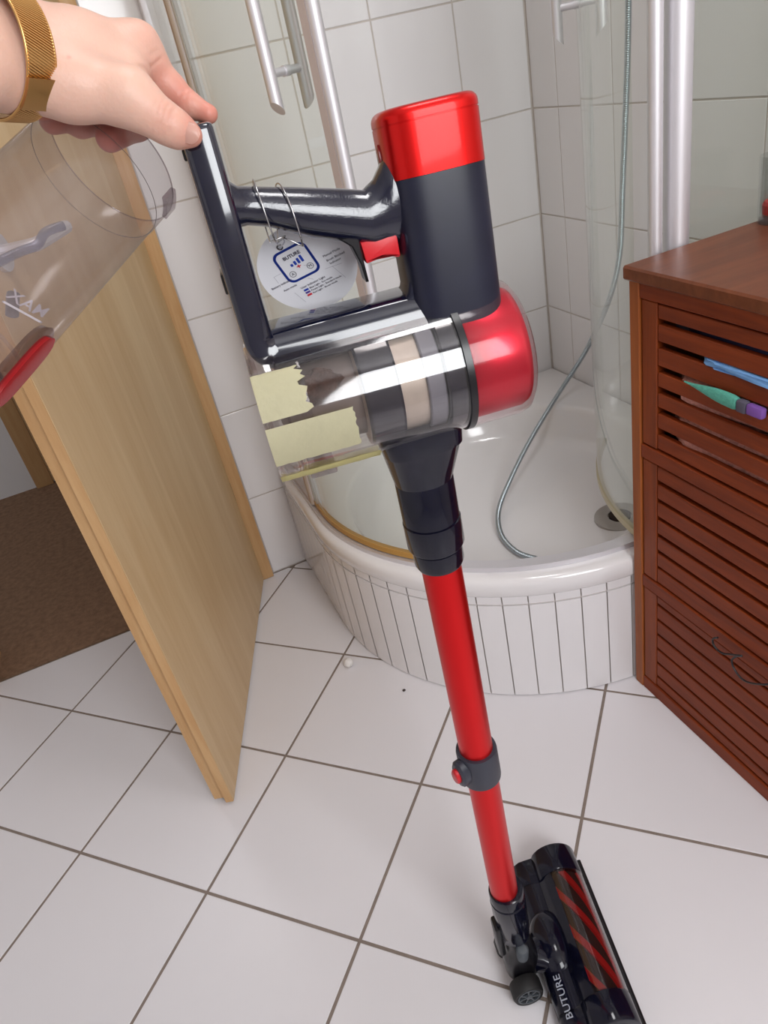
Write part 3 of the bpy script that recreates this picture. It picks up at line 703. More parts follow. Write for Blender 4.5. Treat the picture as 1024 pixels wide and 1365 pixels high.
# tape strips wrapped on the cup
def wrap(x0, x1, a0, a1, r, nx=14, na=14, jag=0.0, seed=1):
    """patch on the cup: angle measured from the viewer side (-y) upwards"""
    bm = B(); rnd = random.Random(seed); rows = []
    jr = [rnd.uniform(-jag, jag) for _ in range(na + 1)]
    for i in range(nx + 1):
        row = []
        for j in range(na + 1):
            x = x0 + (x1 + jr[j] - x0) * i / nx; a = math.radians(a0 + (a1 - a0) * j / na)
            w = r + 0.0004 * math.sin(31 * i / nx + 3 * j) * rnd.uniform(0.3, 1)
            row.append((x, -w * math.cos(a), CZ + w * math.sin(a)))
        rows.append(row)
    add_loft(bm, rows, False, False)
    f = bm.faces[:]; bmesh.ops.solidify(bm, geom=f, thickness=0.0003); return bm
for (x0, x1, a0, a1, jag, m_) in ((-0.1165, -0.081, 14, 50, 0.004, 'tape'), (-0.1165, -0.051, -25, 9, 0.0008, 'tape'), (-0.1165, -0.036, -72, -42, 0.001, 'tape2')):
    obj('tape_strip', wrap(x0, x1, a0, a1, 0.0562, 14, 14, jag), M[m_], vac, 60)
# suction socket
def sup(rx, ry, z, cx=0.0, e=1.0, n=40):
    return [(cx + rx * math.copysign(abs(math.cos(a)) ** e, math.cos(a)), ry * math.copysign(abs(math.sin(a)) ** e, math.sin(a)), z) for a in [2 * PI * k / n for k in range(n)]]
nz = obj('nozzle', add_loft(B(), [sup(0.036, 0.034, 0.915, 0.0015, 0.5), sup(0.0335, 0.0335, 0.8935, 0.0015, 0.5), sup(0.0325, 0.0325, 0.8915, 0.001, 0.55), sup(0.0255, 0.0255, 0.8575, -0.0008, 0.9)]), M['black'], vac, 40)
bm = lathe([(0.0254, 0.8578), (0.0258, 0.8565), (0.0258, 0.816), (0.0250, 0.8155), (0.0250, 0.8145), (0.0264, 0.8138), (0.0264, 0.788), (0.0255, 0.786), (0.0225, 0.785), (0.0225, 0.7835), (0.0232, 0.783), (0.0232, 0.768), (0.0215, 0.764)], (-0.0005, 0, 0), (0, 0, 1), 48)
obj('tube_socket', bm, M['black'], vac, 30)
obj('upper_tube', lathe([(0.0190, 0.47), (0.0190, 0.766)], (0, 0, 0), (0, 0, 1), 48), M['redtube'], vac)
obj('lower_tube', lathe([(0.0182, 0.205), (0.0182, 0.49)], (0.001, 0, 0), (0, 0, 1), 48), M['redtube'], vac)
col_ = obj('tube_collar', lathe([(0.0192, 0.455), (0.0228, 0.4565), (0.0232, 0.459), (0.0232, 0.500), (0.0226, 0.5035), (0.0195, 0.504)], (0, 0, 0), (0, 0, 1), 48), M['greyp'], vac, 40)
bm = xform(lathe([(0.0140, 0.0), (0.0140, 0.008), (0.0115, 0.0105)], (0, 0, 0), (0, 0, 1), 28), lambda v: v)
CLIP = Matrix.Translation((-0.0185, -0.008, 0.482)) @ Matrix.Rotation(math.radians(20), 4, 'Z') @ Matrix.Rotation(-PI / 2, 4, 'Y')
ck = obj('button_housing', xform(bm, lambda v: CLIP @ Vector((v.x * 1.35, v.y * 0.85, v.z))), M['greyp'], col_, 40)
lab(obj('release_button', xform(lathe([(0.0085, 0.010), (0.0085, 0.0135), (0.007, 0.0148)], (0, 0, 0), (0, 0, 1), 24), lambda v: CLIP @ Vector((v.x * 1.2, v.y * 0.8, v.z))), M['redp'], col_, 40), 'red button on the tube clip')
# foot adapter, yoke and wheels
ad = obj('tube_adapter', lathe([(0.0184, 0.222), (0.0225, 0.221), (0.0232, 0.218), (0.0232, 0.203), (0.0222, 0.2015), (0.0222, 0.2005), (0.0236, 0.199), (0.0232, 0.132), (0.0220, 0.129), (0.0220, 0.116), (0.0195, 0.112)], (0.0035, 0, 0), (0, 0, 1), 48), M['black'], vac, 30)
yk = obj('swivel_yoke', add_loft(B(), [sup(0.0175, 0.0175, 0.112, 0.004, 0.7), sup(0.0175, 0.0170, 0.098, 0.006, 0.7), sup(0.019, 0.019, 0.080, 0.006, 0.6), sup(0.024, 0.021, 0.070, 0.006, 0.6), sup(0.0245, 0.022, 0.030, 0.006, 0.6), sup(0.020, 0.018, 0.012, 0.006, 0.7)]), M['blackp'], vac, 40)
obj('yoke_arm', box((-0.024, -0.012, 0.082), (-0.014, 0.012, 0.150), 0.004), M['blackp'], yk)
bm = lathe([(0.0065, -0.012)] + [(0.0088 if k % 2 else 0.0078, -0.012 + 0.0016 * k) for k in range(22)] + [(0.0065, 0.024)], (0.006, -0.0185, 0.088), (0, -0.25, 1), 24)
lab(obj('hinge_spring', bm, M['grey2'], yk), 'ribbed grey hinge pin')
wh = None
for sg in (-1, 1):
    bm = lathe([(0.016, 0.0), (0.0215, 0.002), (0.0225, 0.005), (0.0225, 0.020), (0.0205, 0.0235), (0.0175, 0.0235), (0.0172, 0.0215), (0.001, 0.0205)], (0.000, 0.021 * sg, 0.0226), (0, sg, 0), 40)
    w_ = obj('wheel', bm, M['rubber'], vac, 40)
    bm = B()
    for k in range(7):
        a = 2 * PI * k / 7
        q = box((0.003, -0.0012, 0.0), (0.016, 0.0012, 0.0022))
        R = Matrix.Rotation(a, 4, 'Z'); xform(q, lambda v: R @ v); me = bpy.data.meshes.new('t'); q.to_mesh(me); q.free(); bm.from_mesh(me); bpy.data.meshes.remove(me)
    add_lathe(bm, [(0.005, 0), (0.0045, 0.003), (0.001, 0.0032)], (0, 0, 0), (0, 0, 1), 20); add_lathe(bm, [(0.0172, 0.0), (0.0168, 0.0025), (0.0145, 0.0025), (0.0142, 0)], (0, 0, 0), (0, 0, 1), 36, False)
    R = Matrix.Translation((0.000, 0.021 * sg + 0.0212 * sg, 0.0226)) @ Vector((0, sg, 0)).to_track_quat('Z', 'X').to_matrix().to_4x4()
    obj('hub', xform(bm, lambda v: R @ v), M['grey2'], w_)
# floor head
HR = Matrix.Rotation(math.radians(-4.5), 4, 'Z')
def H(bm): return xform(bm, lambda v: HR @ v)
XA, XB, RZ0, RR = 0.100, 0.135, 0.036, 0.0335    # roller axis
rear = [(0.036, 0.004), (0.033, 0.010), (0.032, 0.024), (0.036, 0.037), (0.045, 0.044), (0.056, 0.046), (0.066, 0.046), (0.071, 0.052), (0.078, 0.0625), (0.086, 0.0685), (0.0862, 0.0655), (0.080, 0.060), (0.074, 0.050), (0.070, 0.030), (0.070, 0.004)]
hd = obj('floor_head', H(prism(rear, 1, -0.085, 0.100, 0.0)), M['black'], vac, 50)
lab(hd, 'glossy black housing of the floor head')
# end blocks with rounded outer ends
def endblock(y0, y1):
    n = 40; prof = []
    pf = [(0.036, 0.004), (0.033, 0.010), (0.032, 0.024), (0.036, 0.037), (0.045, 0.044), (0.056, 0.046), (0.066, 0.047)]
    pf += [(XA + 0.0362 * math.cos(math.radians(a)), RZ0 + 0.0362 * math.sin(math.radians(a))) for a in range(150, -70, -12)]
    pf += [(0.108, 0.003)]
    bm = prism(pf, 1, y0, y1, 0.0025, 2); return bm
obj('end_housing', H(endblock(-0.118, -0.078)), M['black'], hd, 40)
obj('end_housing', H(endblock(0.096, 0.140)), M['black'], hd, 40)
lab(obj('end_cap', H(lathe([(0.0255, 0.0), (0.0255, 0.0012), (0.022, 0.0022), (0.002, 0.0024)], (XA - 0.002, -0.1178, RZ0), (0, -1, 0), 40)), M['grey2'], hd), 'grey round cap on the near end')
# transparent roller window
def shell(r, a0, a1, y0, y1, th, n=24):
    bm = B(); rr = []
    for k in range(n + 1):
        a = math.radians(a0 + (a1 - a0) * k / n); c, s = math.cos(a), math.sin(a)
        rr.append([(XA + r * c, y0, RZ0 + r * s), (XA + r * c, y1, RZ0 + r * s), (XA + (r - th) * c, y1, RZ0 + (r - th) * s), (XA + (r - th) * c, y0, RZ0 + (r - th) * s)])
    return add_loft(bm, rr)
obj('roller_window', H(shell(0.0355, 112, -28, -0.078, 0.096, 0.0015)), M['smoke'], hd, 40)
rl = obj('brush_roller', H(lathe([(0.0285, -0.077), (0.0285, 0.095)], (XA, 0, RZ0), (0, 1, 0), 36)), M['roller'], vac)
for ph in range(0, 360, 60):
    bm = B(); rr = []
    for k in range(61):
        t = k / 60; y = -0.0765 + 0.171 * t; a = math.radians(ph + 30 + 175 * t)
        row = []
        for da, r in ((-0.18, 0.0283), (-0.16, 0.0318), (0.16, 0.0318), (0.18, 0.0283)):
            row.append((XA + r * math.cos(a + da), y, RZ0 + r * math.sin(a + da)))
        rr.append(row)
    lab(obj('bristle_strip', H(add_loft(bm, rr)), M['stripe'], rl, 30), 'red spiral bristle strip')
obj('front_bumper', H(prism(rrect(0.1345, 0.003, 0.1455, 0.019, 0.003, 3), 1, -0.117, 0.134)), M['blackp'], hd)
bm = B(); bmesh.ops.create_uvsphere(bm, u_segments=32, v_segments=16, radius=1.0)
xform(bm, lambda v: Vector((0.057 + v.x * 0.030, 0.012 + v.y * 0.050, 0.034 + v.z * 0.026)))
obj('hump', H(bm), M['black'], hd, 60)
def oval_yz(x, y0, z0, ry, rz, n=28):
    return [(x, y0 + ry * math.copysign(abs(math.cos(a)) ** 0.75, math.cos(a)), z0 + rz * math.copysign(abs(math.sin(a)) ** 0.75, math.sin(a))) for a in [2 * PI * k / n for k in range(n)]]
obj('head_neck', H(add_loft(B(), [oval_yz(0.010, 0, 0.036, 0.0175, 0.0205), oval_yz(0.026, 0, 0.036, 0.0190, 0.0210), oval_yz(0.036, 0.001, 0.035, 0.0235, 0.0205), oval_yz(0.046, 0.003, 0.033, 0.0320, 0.0200), oval_yz(0.058, 0.006, 0.030, 0.038, 0.020)])), M['black'], hd, 60)
bm = text_bm('BUTURE', 0.0135, 'CENTER', 0.0002, 0.00008)
TXT = HR @ Matrix.Translation((0.0475, -0.0635, 0.0455)) @ Matrix.Rotation(math.radians(-14), 4, 'Y') @ Matrix.Rotation(PI / 2, 4, 'Z')
lab(obj('lettering', xform(bm, lambda v: TXT @ Vector((v.x * 1.15, v.y, v.z))), M['silver_ink'], hd, 0), 'silver brand lettering')

# ------------------------------------------------------------------ paper tag on a wire
TG = [(-0.95762, -1.19031, 1.04848), (0.84204, -0.46582, 0.27198), (-0.40430, -0.21125, 0.88990)]
TC, TX, TZ = Vector(TG[0]), Vector(TG[1]), Vector(TG[2])      # square centre, right, up
TN = TX.cross(TZ)                                               # points away from the reader? fixed below
if TN.y > 0: TN = -TN
pt = thing('paper_tag', 'round white paper tag with blue print hanging from the vacuum grip', 'tag', TC)
def tg(bm): return xform(bm, lambda v: TX * v.x + TZ * v.y + TN * v.z)
disc = obj('disc', tg(lathe([(0.0005, -0.0002), (0.0385, -0.0002), (0.0385, 0.0002), (0.0005, 0.0002)], (0.0045, -0.0085, 0), (0, 0, 1), 72)), M['paper'], pt)
def ringpoly(o_, i_, z):
    bm = B(); a = [bm.verts.new((*p, z)) for p in o_]; b = [bm.verts.new((*p, z)) for p in i_]
    for k in range(len(a)): bm.faces.new((a[k], a[(k + 1) % len(a)], b[(k + 1) % len(a)], b[k]))
    bmesh.ops.solidify(bm, geom=bm.faces[:], thickness=0.0002); return bm
h = 0.0145
obj('blue_frame', tg(ringpoly(rrect(-h, -h, h, h, 0.006, 6), rrect(-h + 0.002, -h + 0.002, h - 0.002, h - 0.002, 0.0045, 6), 0.0005)), M['blue'], pt)
def tt(s, x, y, size, m='ink', align='CENTER', bold=0.0):
    return obj('lettering', tg(xform(text_bm(s, size, align, 0.00005, bold), lambda v: v + Vector((x, y, 0.0005)))), M[m], pt, 0)
tt('BUTURE', 0, 0.0072, 0.0040, 'ink', 'CENTER', 0.00012)
for k in range(4):
    x = -0.0052 + 0.0032 * k; hh = 0.0022 + 0.0012 * k
    obj('battery_bar', tg(box((x, -0.0012, 0.0003), (x + 0.0019, -0.0012 + hh, 0.0006))), M['blue'], pt, 0)
for s, x in (('A', -0.0078), ('M', 0.0078)):
    obj('mode_circle', tg(ringpoly([(x + 0.0027 * math.cos(a), -0.0072 + 0.0027 * math.sin(a)) for a in [2 * PI * k / 24 for k in range(24)]], [(x + 0.0023 * math.cos(a), -0.0072 + 0.0023 * math.sin(a)) for a in [2 * PI * k / 24 for k in range(24)]], 0.0005)), M['ink'], pt, 0)
    tt(s, x, -0.0072, 0.0034)
bm = prism([(-0.0018, -0.0036), (0.0018, -0.0036), (0.0018, -0.0030), (-0.0018, -0.0030)], 2, 0.0003, 0.0006); add_prism(bm, [(-0.0004, -0.0047), (0.0004, -0.0047), (0.0004, -0.0019), (-0.0004, -0.0019)], 2, 0.0003, 0.0006)
obj('red_mark', tg(bm), M['redink'], pt, 0)
tt('Battery Indicator', -0.0205, -0.0105, 0.0027); tt('Auto mode', -0.0165, -0.0165, 0.0026)
tt('Manual Mode', 0.0275, -0.0055, 0.0027); tt('Brush Blocked', 0.0285, -0.0100, 0.0027); tt('Indicator', 0.0265, -0.0133, 0.0027)
tt('User Indicator Light', 0.0015, -0.0212, 0.0027)
for k, (s, m_) in enumerate((('Blue Light - Eco mode', 'blue'), ('Purple Light - Standard mode', 'purple'), ('Red Light - Boost mode', 'redink'))):
    y = -0.0243 - 0.0026 * k
    tt(s, -0.0035, y, 0.0023, 'ink', 'LEFT'); obj('colour_key', tg(box((-0.0085, y - 0.0008, 0.0003), (-0.0045, y + 0.0008, 0.0006))), M[m_], pt, 0)
bm = B()
for a, b in (((-0.022, -0.0085), (-0.022, -0.002)), ((-0.022, -0.002), (-0.0155, -0.002)), ((0.0105, -0.0085), (0.0035, -0.0045)), ((0.0035, -0.019), (0.0, -0.0155)), ((0.022, -0.016), (0.026, -0.03)), ((-0.016, -0.022), (-0.013, -0.034)), ((0.016, -0.0155), (0.03, -0.0175))):
    d = (Vector(b) - Vector(a)).normalized() * 0.00012; nn = Vector((-d.y, d.x))
    f = [bm.verts.new((*(Vector(p) + q), 0.0004)) for p, q in ((a, nn), (b, nn), (b, -nn), (a, -nn))]; bm.faces.new(f)
obj('leader_line', tg(bm), M['inkl'], pt, 0)
# wire: two turns round the grip, twisted down to the tag hole
wl = lambda x, y, z: VM @ Vector((x, y, z))
wp = []
for k in range(45):
    t = k / 44; a = math.radians(250 + 720 * t); x = -0.0795 + 0.021 * t + 0.004 * math.sin(a * 0.5)
    zc = 1.098 - 0.36 * (x + 0.078); wp.append(wl(x, 0.0195 * math.cos(a), zc - 0.0035 + 0.0205 * math.sin(a)))
hole = TC + TX * -0.0035 + TZ * 0.0175
mid = wl(-0.066, -0.004, 1.0745)
wire = [p for p in wp] + [mid, (mid + hole) / 2 + Vector((0.0015, -0.001, 0)), hole + TN * 0.002, hole - TN * 0.002, hole + TZ * 0.003 - TN * 0.001, mid + Vector((0.001, 0, 0.001)), wp[0]]
obj('wire', rel(tube(smooth_path(wire, 4), 0.00055, 8), pt), M['steel'], pt, 60)
obj('eyelet', rel(lathe([(0.0026, -0.0006), (0.0026, 0.0006), (0.0014, 0.0008), (0.0014, -0.0008)], hole, TN, 20), pt), M['steel'], pt)

# ------------------------------------------------------------------ clear dust container in the hand
KC, KA, KD = Vector((-1.07638, -1.16800, 1.13509)), Vector((-0.75833, -0.54048, -0.36444)).normalized(), Vector((0.62617, -0.44850, -0.63778)).normalized()
KD = (KD - KA * KD.dot(KA)).normalized(); KN = KA.cross(KD)
dc = thing('dust_container', 'clear plastic dust container held by the hand, beside the vacuum handle', 'container', KC)
def kp(t, r, deg): a = math.radians(deg); return KA * t + (KD * math.cos(a) + KN * math.sin(a)) * r
def klathe(prof, n=72):
    return add_loft(B(), [[kp(t, max(r, 1e-4), 360 * k / n) for k in range(n)] for r, t in prof], False)
R_ = 0.0480
obj('container_wall', klathe([(R_ + 0.0005, -0.0205), (R_ + 0.0005, 0.0), (R_, 0.001), (R_, 0.150)]), M['cont'], dc, 40)
obj('container_end', klathe([(R_ + 0.0015, 0.148), (R_ + 0.0015, 0.156), (R_ - 0.002, 0.159), (0.001, 0.160)]), M['cont'], dc, 40)
obj('rim', klathe([(R_ + 0.0006, -0.0208), (R_ + 0.0006, -0.0204), (R_ - 0.0003, -0.0204), (R_ - 0.0003, -0.0208), (R_ + 0.0006, -0.0208)]), M['clearedge'], dc, 40)
obj('inner_ledge', klathe([(R_ - 0.0002, -0.0002), (R_ - 0.0006, 0.0), (R_ - 0.0002, 0.0002)]), M['brownshell'], dc, 40)
def kpatch(t0, t1, a0, a1, r0, r1, nt=6, na=8, rnd=0.0):
    rr = []
    for i in range(nt + 1):
        t = t0 + (t1 - t0) * i / nt; e = 1.0
        if rnd: u = abs(2 * i / nt - 1); e = math.sqrt(max(0.02, 1 - u ** 4)) if u > 0 else 1
        am, ah = (a0 + a1) / 2, (a1 - a0) / 2 * e
        up = [kp(t, r1, am - ah + 2 * ah * j / na) for j in range(na + 1)]; dn = [kp(t, r0, am - ah + 2 * ah * j / na) for j in range(na, -1, -1)]
        rr.append(up + dn)
    return add_loft(B(), rr)
obj('side_clip', kpatch(-0.0195, -0.008, -9.0, 13.0, R_, R_ + 0.0035), M['clearedge'], dc)
obj('latch_housing', kpatch(0.120, 0.180, -0.3, 23.7, R_, R_ + 0.0035, 14, 8, 1), M['clearedge'], dc, 50)
lab(obj('release_latch', kpatch(0.124, 0.180, 1.7, 15.7, R_ + 0.002, R_ + 0.0062, 18, 8, 1), M['redlatch'], dc, 50), 'deep red release latch')
# embossed print on the far side, read through the clear wall
MT, MA = 0.0860, 271.78
bm = text_bm('MAX', 0.0125, 'CENTER', 0.0001, 0.00008)
add_box(bm, (-0.0150, -0.0088, -0.0001), (0.0130, -0.0072, 0.0001))
sgn = (1, -1)
xform(bm, lambda v: kp(MT - v.y * sgn[0], R_ + 0.0004 + v.z, MA + sgn[1] * math.degrees(v.x * 1.08 / R_)))
lab(obj('lettering', bm, M['white_ink'], dc, 0), 'white fill mark')
for nm, pts_, r_ in (('clip_reflection', [(0.0720, 0.0545, 234.4), (0.0540, 0.0545, 239.8), (0.0400, 0.0545, 245.1), (0.0280, 0.0545, 243.3), (0.0140, 0.0545, 248.7)], 0.0035), ('clip_reflection', [(0.0820, 0.0545, 255.8), (0.0880, 0.0545, 259.3), (0.0960, 0.0545, 264.7)], 0.0045)):  # bluish reflections and refractions of the inner clip, shaped as tubes
    obj(nm, add_tube(B(), smooth_path([kp(*q) for q in pts_], 6), r_, 12), M['reflect_tint'], dc, 60)

# ------------------------------------------------------------------ hand and wrist: one implicit surface
def surface_nets(F, org, h):
    nx, ny, nz_ = F.shape; ins = F < 0
    cnt = np.zeros((nx - 1, ny - 1, nz_ - 1), np.int32); acc = np.zeros((nx - 1, ny - 1, nz_ - 1, 3))
    for ax in range(3):
        sl0 = [slice(None)] * 3; sl1 = [slice(None)] * 3; sl0[ax] = slice(0, -1); sl1[ax] = slice(1, None)
        f0, f1 = F[tuple(sl0)], F[tuple(sl1)]; cr = (f0 < 0) != (f1 < 0)
        ii = np.argwhere(cr); t = f0[cr] / (f0[cr] - f1[cr]); P = ii.astype(float); P[:, ax] += t
        o = [a for a in range(3) if a != ax]
        for da in (0, 1):
            for db in (0, 1):
                c = ii.copy(); c[:, o[0]] -= da; c[:, o[1]] -= db
                ok = (c >= 0).all(1) & (c[:, 0] < nx - 1) & (c[:, 1] < ny - 1) & (c[:, 2] < nz_ - 1)
                np.add.at(cnt, tuple(c[ok].T), 1); np.add.at(acc, tuple(c[ok].T), P[ok])
    m = cnt > 0; idx = -np.ones(cnt.shape, np.int64); idx[m] = np.arange(m.sum())
    V = acc[m] / cnt[m][:, None] * h + org; faces = []
    for ax in range(3):
        sl0 = [slice(1, -1)] * 3; sl1 = [slice(1, -1)] * 3; sl0[ax] = slice(0, -1); sl1[ax] = slice(1, None)
        cr = ins[tuple(sl0)] != ins[tuple(sl1)]; fl = ins[tuple(sl0)][cr]
        ii = np.argwhere(cr); off = np.ones(3, int); off[ax] = 0; ii = ii + off
        o = [(ax + 1) % 3, (ax + 2) % 3]; q = []
        for da, db in ((1, 1), (0, 1), (0, 0), (1, 0)):
            c = ii.copy(); c[:, o[0]] -= da; c[:, o[1]] -= db; q.append(idx[tuple(c.T)])
        q = np.stack(q, 1); q[~fl] = q[~fl][:, ::-1]; faces.append(q)
    return V, np.concatenate(faces)
HG = [  # joints unprojected from image pixels at assigned depths, baked as world coordinates
 (0.01, [((-1.12862, -1.23894, 1.22764), (-1.09294, -1.20518, 1.21992), 0.0215, 0.0195), ((-1.13624, -1.26699, 1.20500), (-1.10117, -1.22415, 1.19980), 0.0200, 0.0182), ((-1.13232, -1.25065, 1.21714), (-1.09723, -1.21681, 1.20927), 0.0220, 0.0210), ((-1.09294, -1.20518, 1.21992), (-1.06058, -1.19619, 1.20813), 0.0195, 0.0185), ((-1.10117, -1.22415, 1.19980), (-1.07191, -1.22523, 1.18804), 0.0182, 0.0180), ((-1.09727, -1.21169, 1.20967), (-1.06744, -1.20579, 1.19764), 0.0210, 0.0205), ((-1.06058, -1.19619, 1.20813), (-1.02470, -1.19039, 1.20056), 0.0185, 0.0142), ((-1.06756, -1.20827, 1.19751), (-1.03875, -1.20718, 1.18897), 0.0205, 0.0165), ((-1.07191, -1.22523, 1.18804), (-1.04293, -1.23389, 1.17572), 0.0180, 0.0150), ((-1.08028, -1.20038, 1.20431), (-1.03861, -1.17174, 1.20076), 0.0200, 0.0145)], 0.011),
 (0.010, [((-1.04293, -1.23389, 1.17572), (-1.03305, -1.23900, 1.16437), 0.0152, 0.0118), ((-1.03305, -1.23900, 1.16437), (-1.02627, -1.23970, 1.15764), 0.0118, 0.0110), ((-1.02627, -1.23970, 1.15764), (-1.02055, -1.24066, 1.15290), 0.0110, 0.0096), ((-1.02055, -1.24066, 1.15290), (-1.01460, -1.24290, 1.14913), 0.0096, 0.0064)], 0.005),
 (0.010, [((-1.02438, -1.18896, 1.20103), (-1.01817, -1.18881, 1.18866), 0.0142, 0.0106), ((-1.01817, -1.18881, 1.18866), (-1.01107, -1.19151, 1.17605), 0.0103, 0.0090), ((-1.01107, -1.19151, 1.17605), (-1.00368, -1.19708, 1.16478), 0.0093, 0.0078), ((-1.00368, -1.19708, 1.16478), (-0.99404, -1.20388, 1.15737), 0.0076, 0.0062)], 0.005),
 (0.004, [((-1.03294, -1.16886, 1.20206), (-1.02651, -1.15191, 1.17983), 0.0125, 0.0100), ((-1.02651, -1.15191, 1.17983), (-1.03813, -1.17640, 1.16103), 0.0100, 0.0098), ((-1.03813, -1.17640, 1.16103), (-1.05931, -1.19493, 1.15698), 0.0100, 0.0088)], 0.005),
 (0.004, [((-1.04249, -1.16374, 1.20205), (-1.04405, -1.14236, 1.18135), 0.0120, 0.0095), ((-1.04405, -1.14236, 1.18135), (-1.06083, -1.16182, 1.16819), 0.0095, 0.0090), ((-1.06083, -1.16182, 1.16819), (-1.07295, -1.17500, 1.16699), 0.0090, 0.0080)], 0.005),
 (0.004, [((-1.05752, -1.17164, 1.20213), (-1.06142, -1.15134, 1.18444), 0.0115, 0.0090), ((-1.06142, -1.15134, 1.18444), (-1.07434, -1.17318, 1.17308), 0.0088, 0.0088), ((-1.07434, -1.17318, 1.17308), (-1.08891, -1.18597, 1.17332), 0.0090, 0.0082)], 0.005)]
allp = np.array([p for g in HG for c in g[1] for p in (c[0], c[1])])
h_ = 0.0011; lo = allp.min(0) - 0.04; hi = allp.max(0) + 0.04
lo = np.maximum(lo, np.array([-9, -9, -9]))
nn_ = ((hi - lo) / h_).astype(int)
gx, gy, gz = (lo[i] + h_ * np.arange(nn_[i], dtype=np.float32) for i in range(3))
GX, GY, GZ = np.meshgrid(gx.astype(np.float32), gy.astype(np.float32), gz.astype(np.float32), indexing='ij')
def cone(a, b, r0, r1):
    a, b = np.array(a, np.float32), np.array(b, np.float32); d = b - a; L2 = float(d @ d)
    px, py, pz = GX - a[0], GY - a[1], GZ - a[2]
    t = np.clip((px * d[0] + py * d[1] + pz * d[2]) / L2, 0, 1)
    return np.sqrt((px - t * d[0]) ** 2 + (py - t * d[1]) ** 2 + (pz - t * d[2]) ** 2) - (r0 + (r1 - r0) * t)
def smin(a, b, k):
    q = np.maximum(k - np.abs(a - b), 0) / k; return np.minimum(a, b) - q * q * k * 0.25
F = None
for k_out, caps_, k_in in HG:
    g = None
    for a, b, r0, r1 in caps_:
        d = cone(a, b, r0, r1); g = d if g is None else smin(g, d, k_in)
    F = g if F is None else smin(F, g, k_out)
V, Q = surface_nets(F.astype(np.float64), lo, h_)
del F, GX, GY, GZ
# light smoothing
for it in range(3):
    acc = np.zeros_like(V); ct = np.zeros(len(V))
    for i in range(4):
        np.add.at(acc, Q[:, i], V[Q[:, (i + 1) % 4]]); np.add.at(ct, Q[:, i], 1)
        np.add.at(acc, Q[:, (i + 1) % 4], V[Q[:, i]]); np.add.at(ct, Q[:, (i + 1) % 4], 1)
    V = V * 0.5 + 0.5 * acc / ct[:, None]
def vnormals():
    N = np.zeros_like(V); fn = np.cross(V[Q[:, 2]] - V[Q[:, 0]], V[Q[:, 3]] - V[Q[:, 1]])
    for i in range(4): np.add.at(N, Q[:, i], fn)
    return N / (np.linalg.norm(N, axis=1)[:, None] + 1e-12)
N_ = vnormals()
for p, dvec, wdt, dep, rad in [((-1.03076, -1.25150, 1.16487), (0.73375, -0.09730, -0.67242), 0.0007, 0.0006, 0.0120), ((-1.02914, -1.25344, 1.16253), (0.73375, -0.09730, -0.67242), 0.0007, 0.0007, 0.0120), ((-1.02761, -1.25484, 1.16100), (0.73375, -0.09730, -0.67242), 0.0006, 0.0006, 0.0120), ((-1.02530, -1.25043, 1.15937), (0.73375, -0.09730, -0.67242), 0.0007, 0.0006, 0.0110), ((-1.03253, -1.24974, 1.16685), (0.73375, -0.09730, -0.67242), 0.0008, 0.0004, 0.0120), ((-1.00979, -1.20483, 1.17098), (0.49761, -0.28389, -0.81963), 0.0007, 0.0005, 0.0100), ((-1.00846, -1.20677, 1.16850), (0.49761, -0.28389, -0.81963), 0.0007, 0.0005, 0.0100), ((-1.01977, -1.20081, 1.18823), (0.49761, -0.28389, -0.81963), 0.0008, 0.0007, 0.0100), ((-1.02100, -1.19812, 1.19193), (0.49761, -0.28389, -0.81963), 0.0008, 0.0006, 0.0100), ((-1.02802, -1.21471, 1.18570), (0.08777, -0.55117, -0.82977), 0.0014, 0.0010, 0.0120)]:              # skin folds over the joints
    r_ = V - np.array(p); d = np.array(dvec) / np.linalg.norm(dvec); s = r_ @ d
    s = s + 0.0006 * np.sin(900 * (r_ @ np.cross(d, [0.3, 0.5, 0.8])))
    V = V - (dep * np.exp(-(s / wdt) ** 2) * np.exp(-(np.linalg.norm(r_, axis=1) / rad) ** 4))[:, None] * N_
WR = Vector((-1.09183, -1.21980, 1.20695))
person = thing('person', 'left hand of a person reaching in to pinch the vacuum handle tip', 'person', WR)
me = bpy.data.meshes.new('hand'); me.from_pydata((V - np.array(WR)).tolist(), [], Q.tolist())
me.polygons.foreach_set('use_smooth', [True] * len(me.polygons))
fl = np.zeros(len(V))
for p, rad, s in [((-1.01455, -1.24355, 1.15100), 0.0120, 0.75), ((-1.02710, -1.24769, 1.16099), 0.0120, 0.35), ((-0.99442, -1.20406, 1.15789), 0.0130, 0.85), ((-1.00837, -1.19976, 1.17001), 0.0180, 0.70), ((-1.01675, -1.19889, 1.18108), 0.0160, 0.55), ((-1.05945, -1.19729, 1.15702), 0.0220, 1.00), ((-1.03925, -1.17982, 1.15897), 0.0200, 0.90), ((-1.08891, -1.18597, 1.17332), 0.0200, 0.80), ((-1.07162, -1.17714, 1.16804), 0.0200, 0.70), ((-1.02068, -1.19936, 1.20355), 0.0120, 0.25), ((-1.06856, -1.24043, 1.20010), 0.0012, 1.00), ((-1.07773, -1.26561, 1.17937), 0.0012, 0.70)]: fl = np.maximum(fl, s * np.exp(-(np.linalg.norm(V - np.array(p), axis=1) / rad) ** 2))
at_ = me.attributes.new('flush', 'FLOAT', 'POINT'); at_.data.foreach_set('value', fl)
hand = link('hand', me, M['skin'], person)
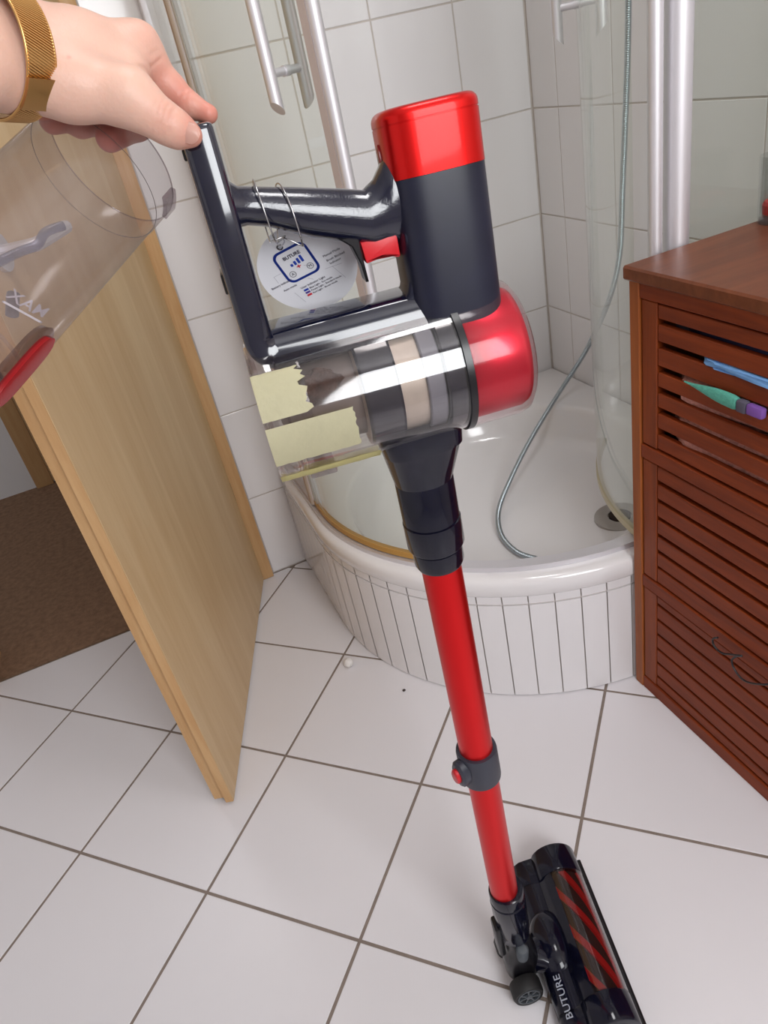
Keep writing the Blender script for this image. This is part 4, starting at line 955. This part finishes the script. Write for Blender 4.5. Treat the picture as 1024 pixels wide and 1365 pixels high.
# nails
for c, ax_, nrm, l, w, m_ in [((-1.01752, -1.25149, 1.15164), (0.80470, -0.30293, -0.51057), (-0.12852, -0.98731, 0.09333), 0.0068, 0.0060, 0)]:
    c, ax_, nrm = Vector(c), Vector(ax_).normalized(), Vector(nrm); nrm = (nrm - ax_ * nrm.dot(ax_)).normalized(); sd = ax_.cross(nrm)
    bm = B(); rr = []
    for i in range(9):
        u = -1 + 2 * i / 8; row = []
        for j in range(9):
            v = -1 + 2 * j / 8; ww = w * (1 - 0.25 * max(0, -u) ** 2 - 0.22 * max(0, u) ** 4)
            row.append(c + ax_ * (u * l * (1 - 0.34 * v * v)) + sd * (v * ww) - nrm * (0.40 * w * v * v + 0.0006 * u * u) - WR)
        rr.append(row)
    add_loft(bm, rr, False, False); bmesh.ops.solidify(bm, geom=bm.faces[:], thickness=0.0006)
    obj('fingernail', bm, M['nail'], hand, 80)

# ------------------------------------------------------------------ gold bracelet on the wrist
BCN, BA, BU = Vector((-1.10194, -1.21820, 1.21076)), Vector((0.80047, 0.56054, -0.20380)).normalized(), Vector((-0.17752, 0.07515, -0.98124))
BU = (BU - BA * BU.dot(BA)).normalized(); BV = BA.cross(BU)
br = thing('wristwatch', 'gold mesh watch strap around the wrist', 'watch', BCN)
RA, RBb, BW = 0.0335, 0.0360, 0.0085
def bp(a, t, dr=0.0): a = math.radians(a); return BU * (math.cos(a) * (RA + dr)) + BV * (math.sin(a) * (RBb + dr)) + BA * t
rr = [[bp(a, -BW), bp(a, BW), bp(a, BW, 0.0012), bp(a, -BW, 0.0012)] for a in range(0, 360, 5)]
rr.append(rr[0])
obj('strap', add_loft(B(), rr, False), M['goldp'], br, 40)
# woven wires of the mesh: slanted coils, joined into one part
bm = B()
NA = 150
for k in range(NA):
    a = 360 * k / NA
    pts_ = [bp(a + 13 * (i / 6 - 0.5), -BW + 2 * BW * i / 6, 0.0014) for i in range(7)]
    add_tube(bm, pts_, 0.00052, 5)
w_ = obj('mesh_weave', bm, M['gold'], br, 60); w_['kind'] = 'stuff'
bm = B()
for s in (-1, 1):
    add_tube(bm, [bp(a, s * BW, 0.0008) for a in range(0, 361, 5)], 0.0009, 6)
obj('strap_edge', bm, M['gold'], br, 60)
rr = [[bp(a, -BW - 0.001, 0.0015), bp(a, BW + 0.001, 0.0015), bp(a, BW + 0.001, 0.0036), bp(a, -BW - 0.001, 0.0036)] for a in np.linspace(-70, -40, 9)]
lab(obj('clasp', add_loft(B(), rr), M['goldp'], br, 30), 'smooth gold clasp')

# ceiling lamp
cl = thing('ceiling_lamp', 'square white ceiling lamp above the bathroom, outside the view', 'lamp', (-0.62, -1.25, ZC))
obj('lamp_base', box((-0.2, -0.2, -0.03), (0.2, 0.2, 0), 0.01), M['acryl'], cl)
obj('diffuser', box((-0.19, -0.19, -0.09), (0.19, 0.19, -0.03), 0.02, 3), M['lampglass'], cl)
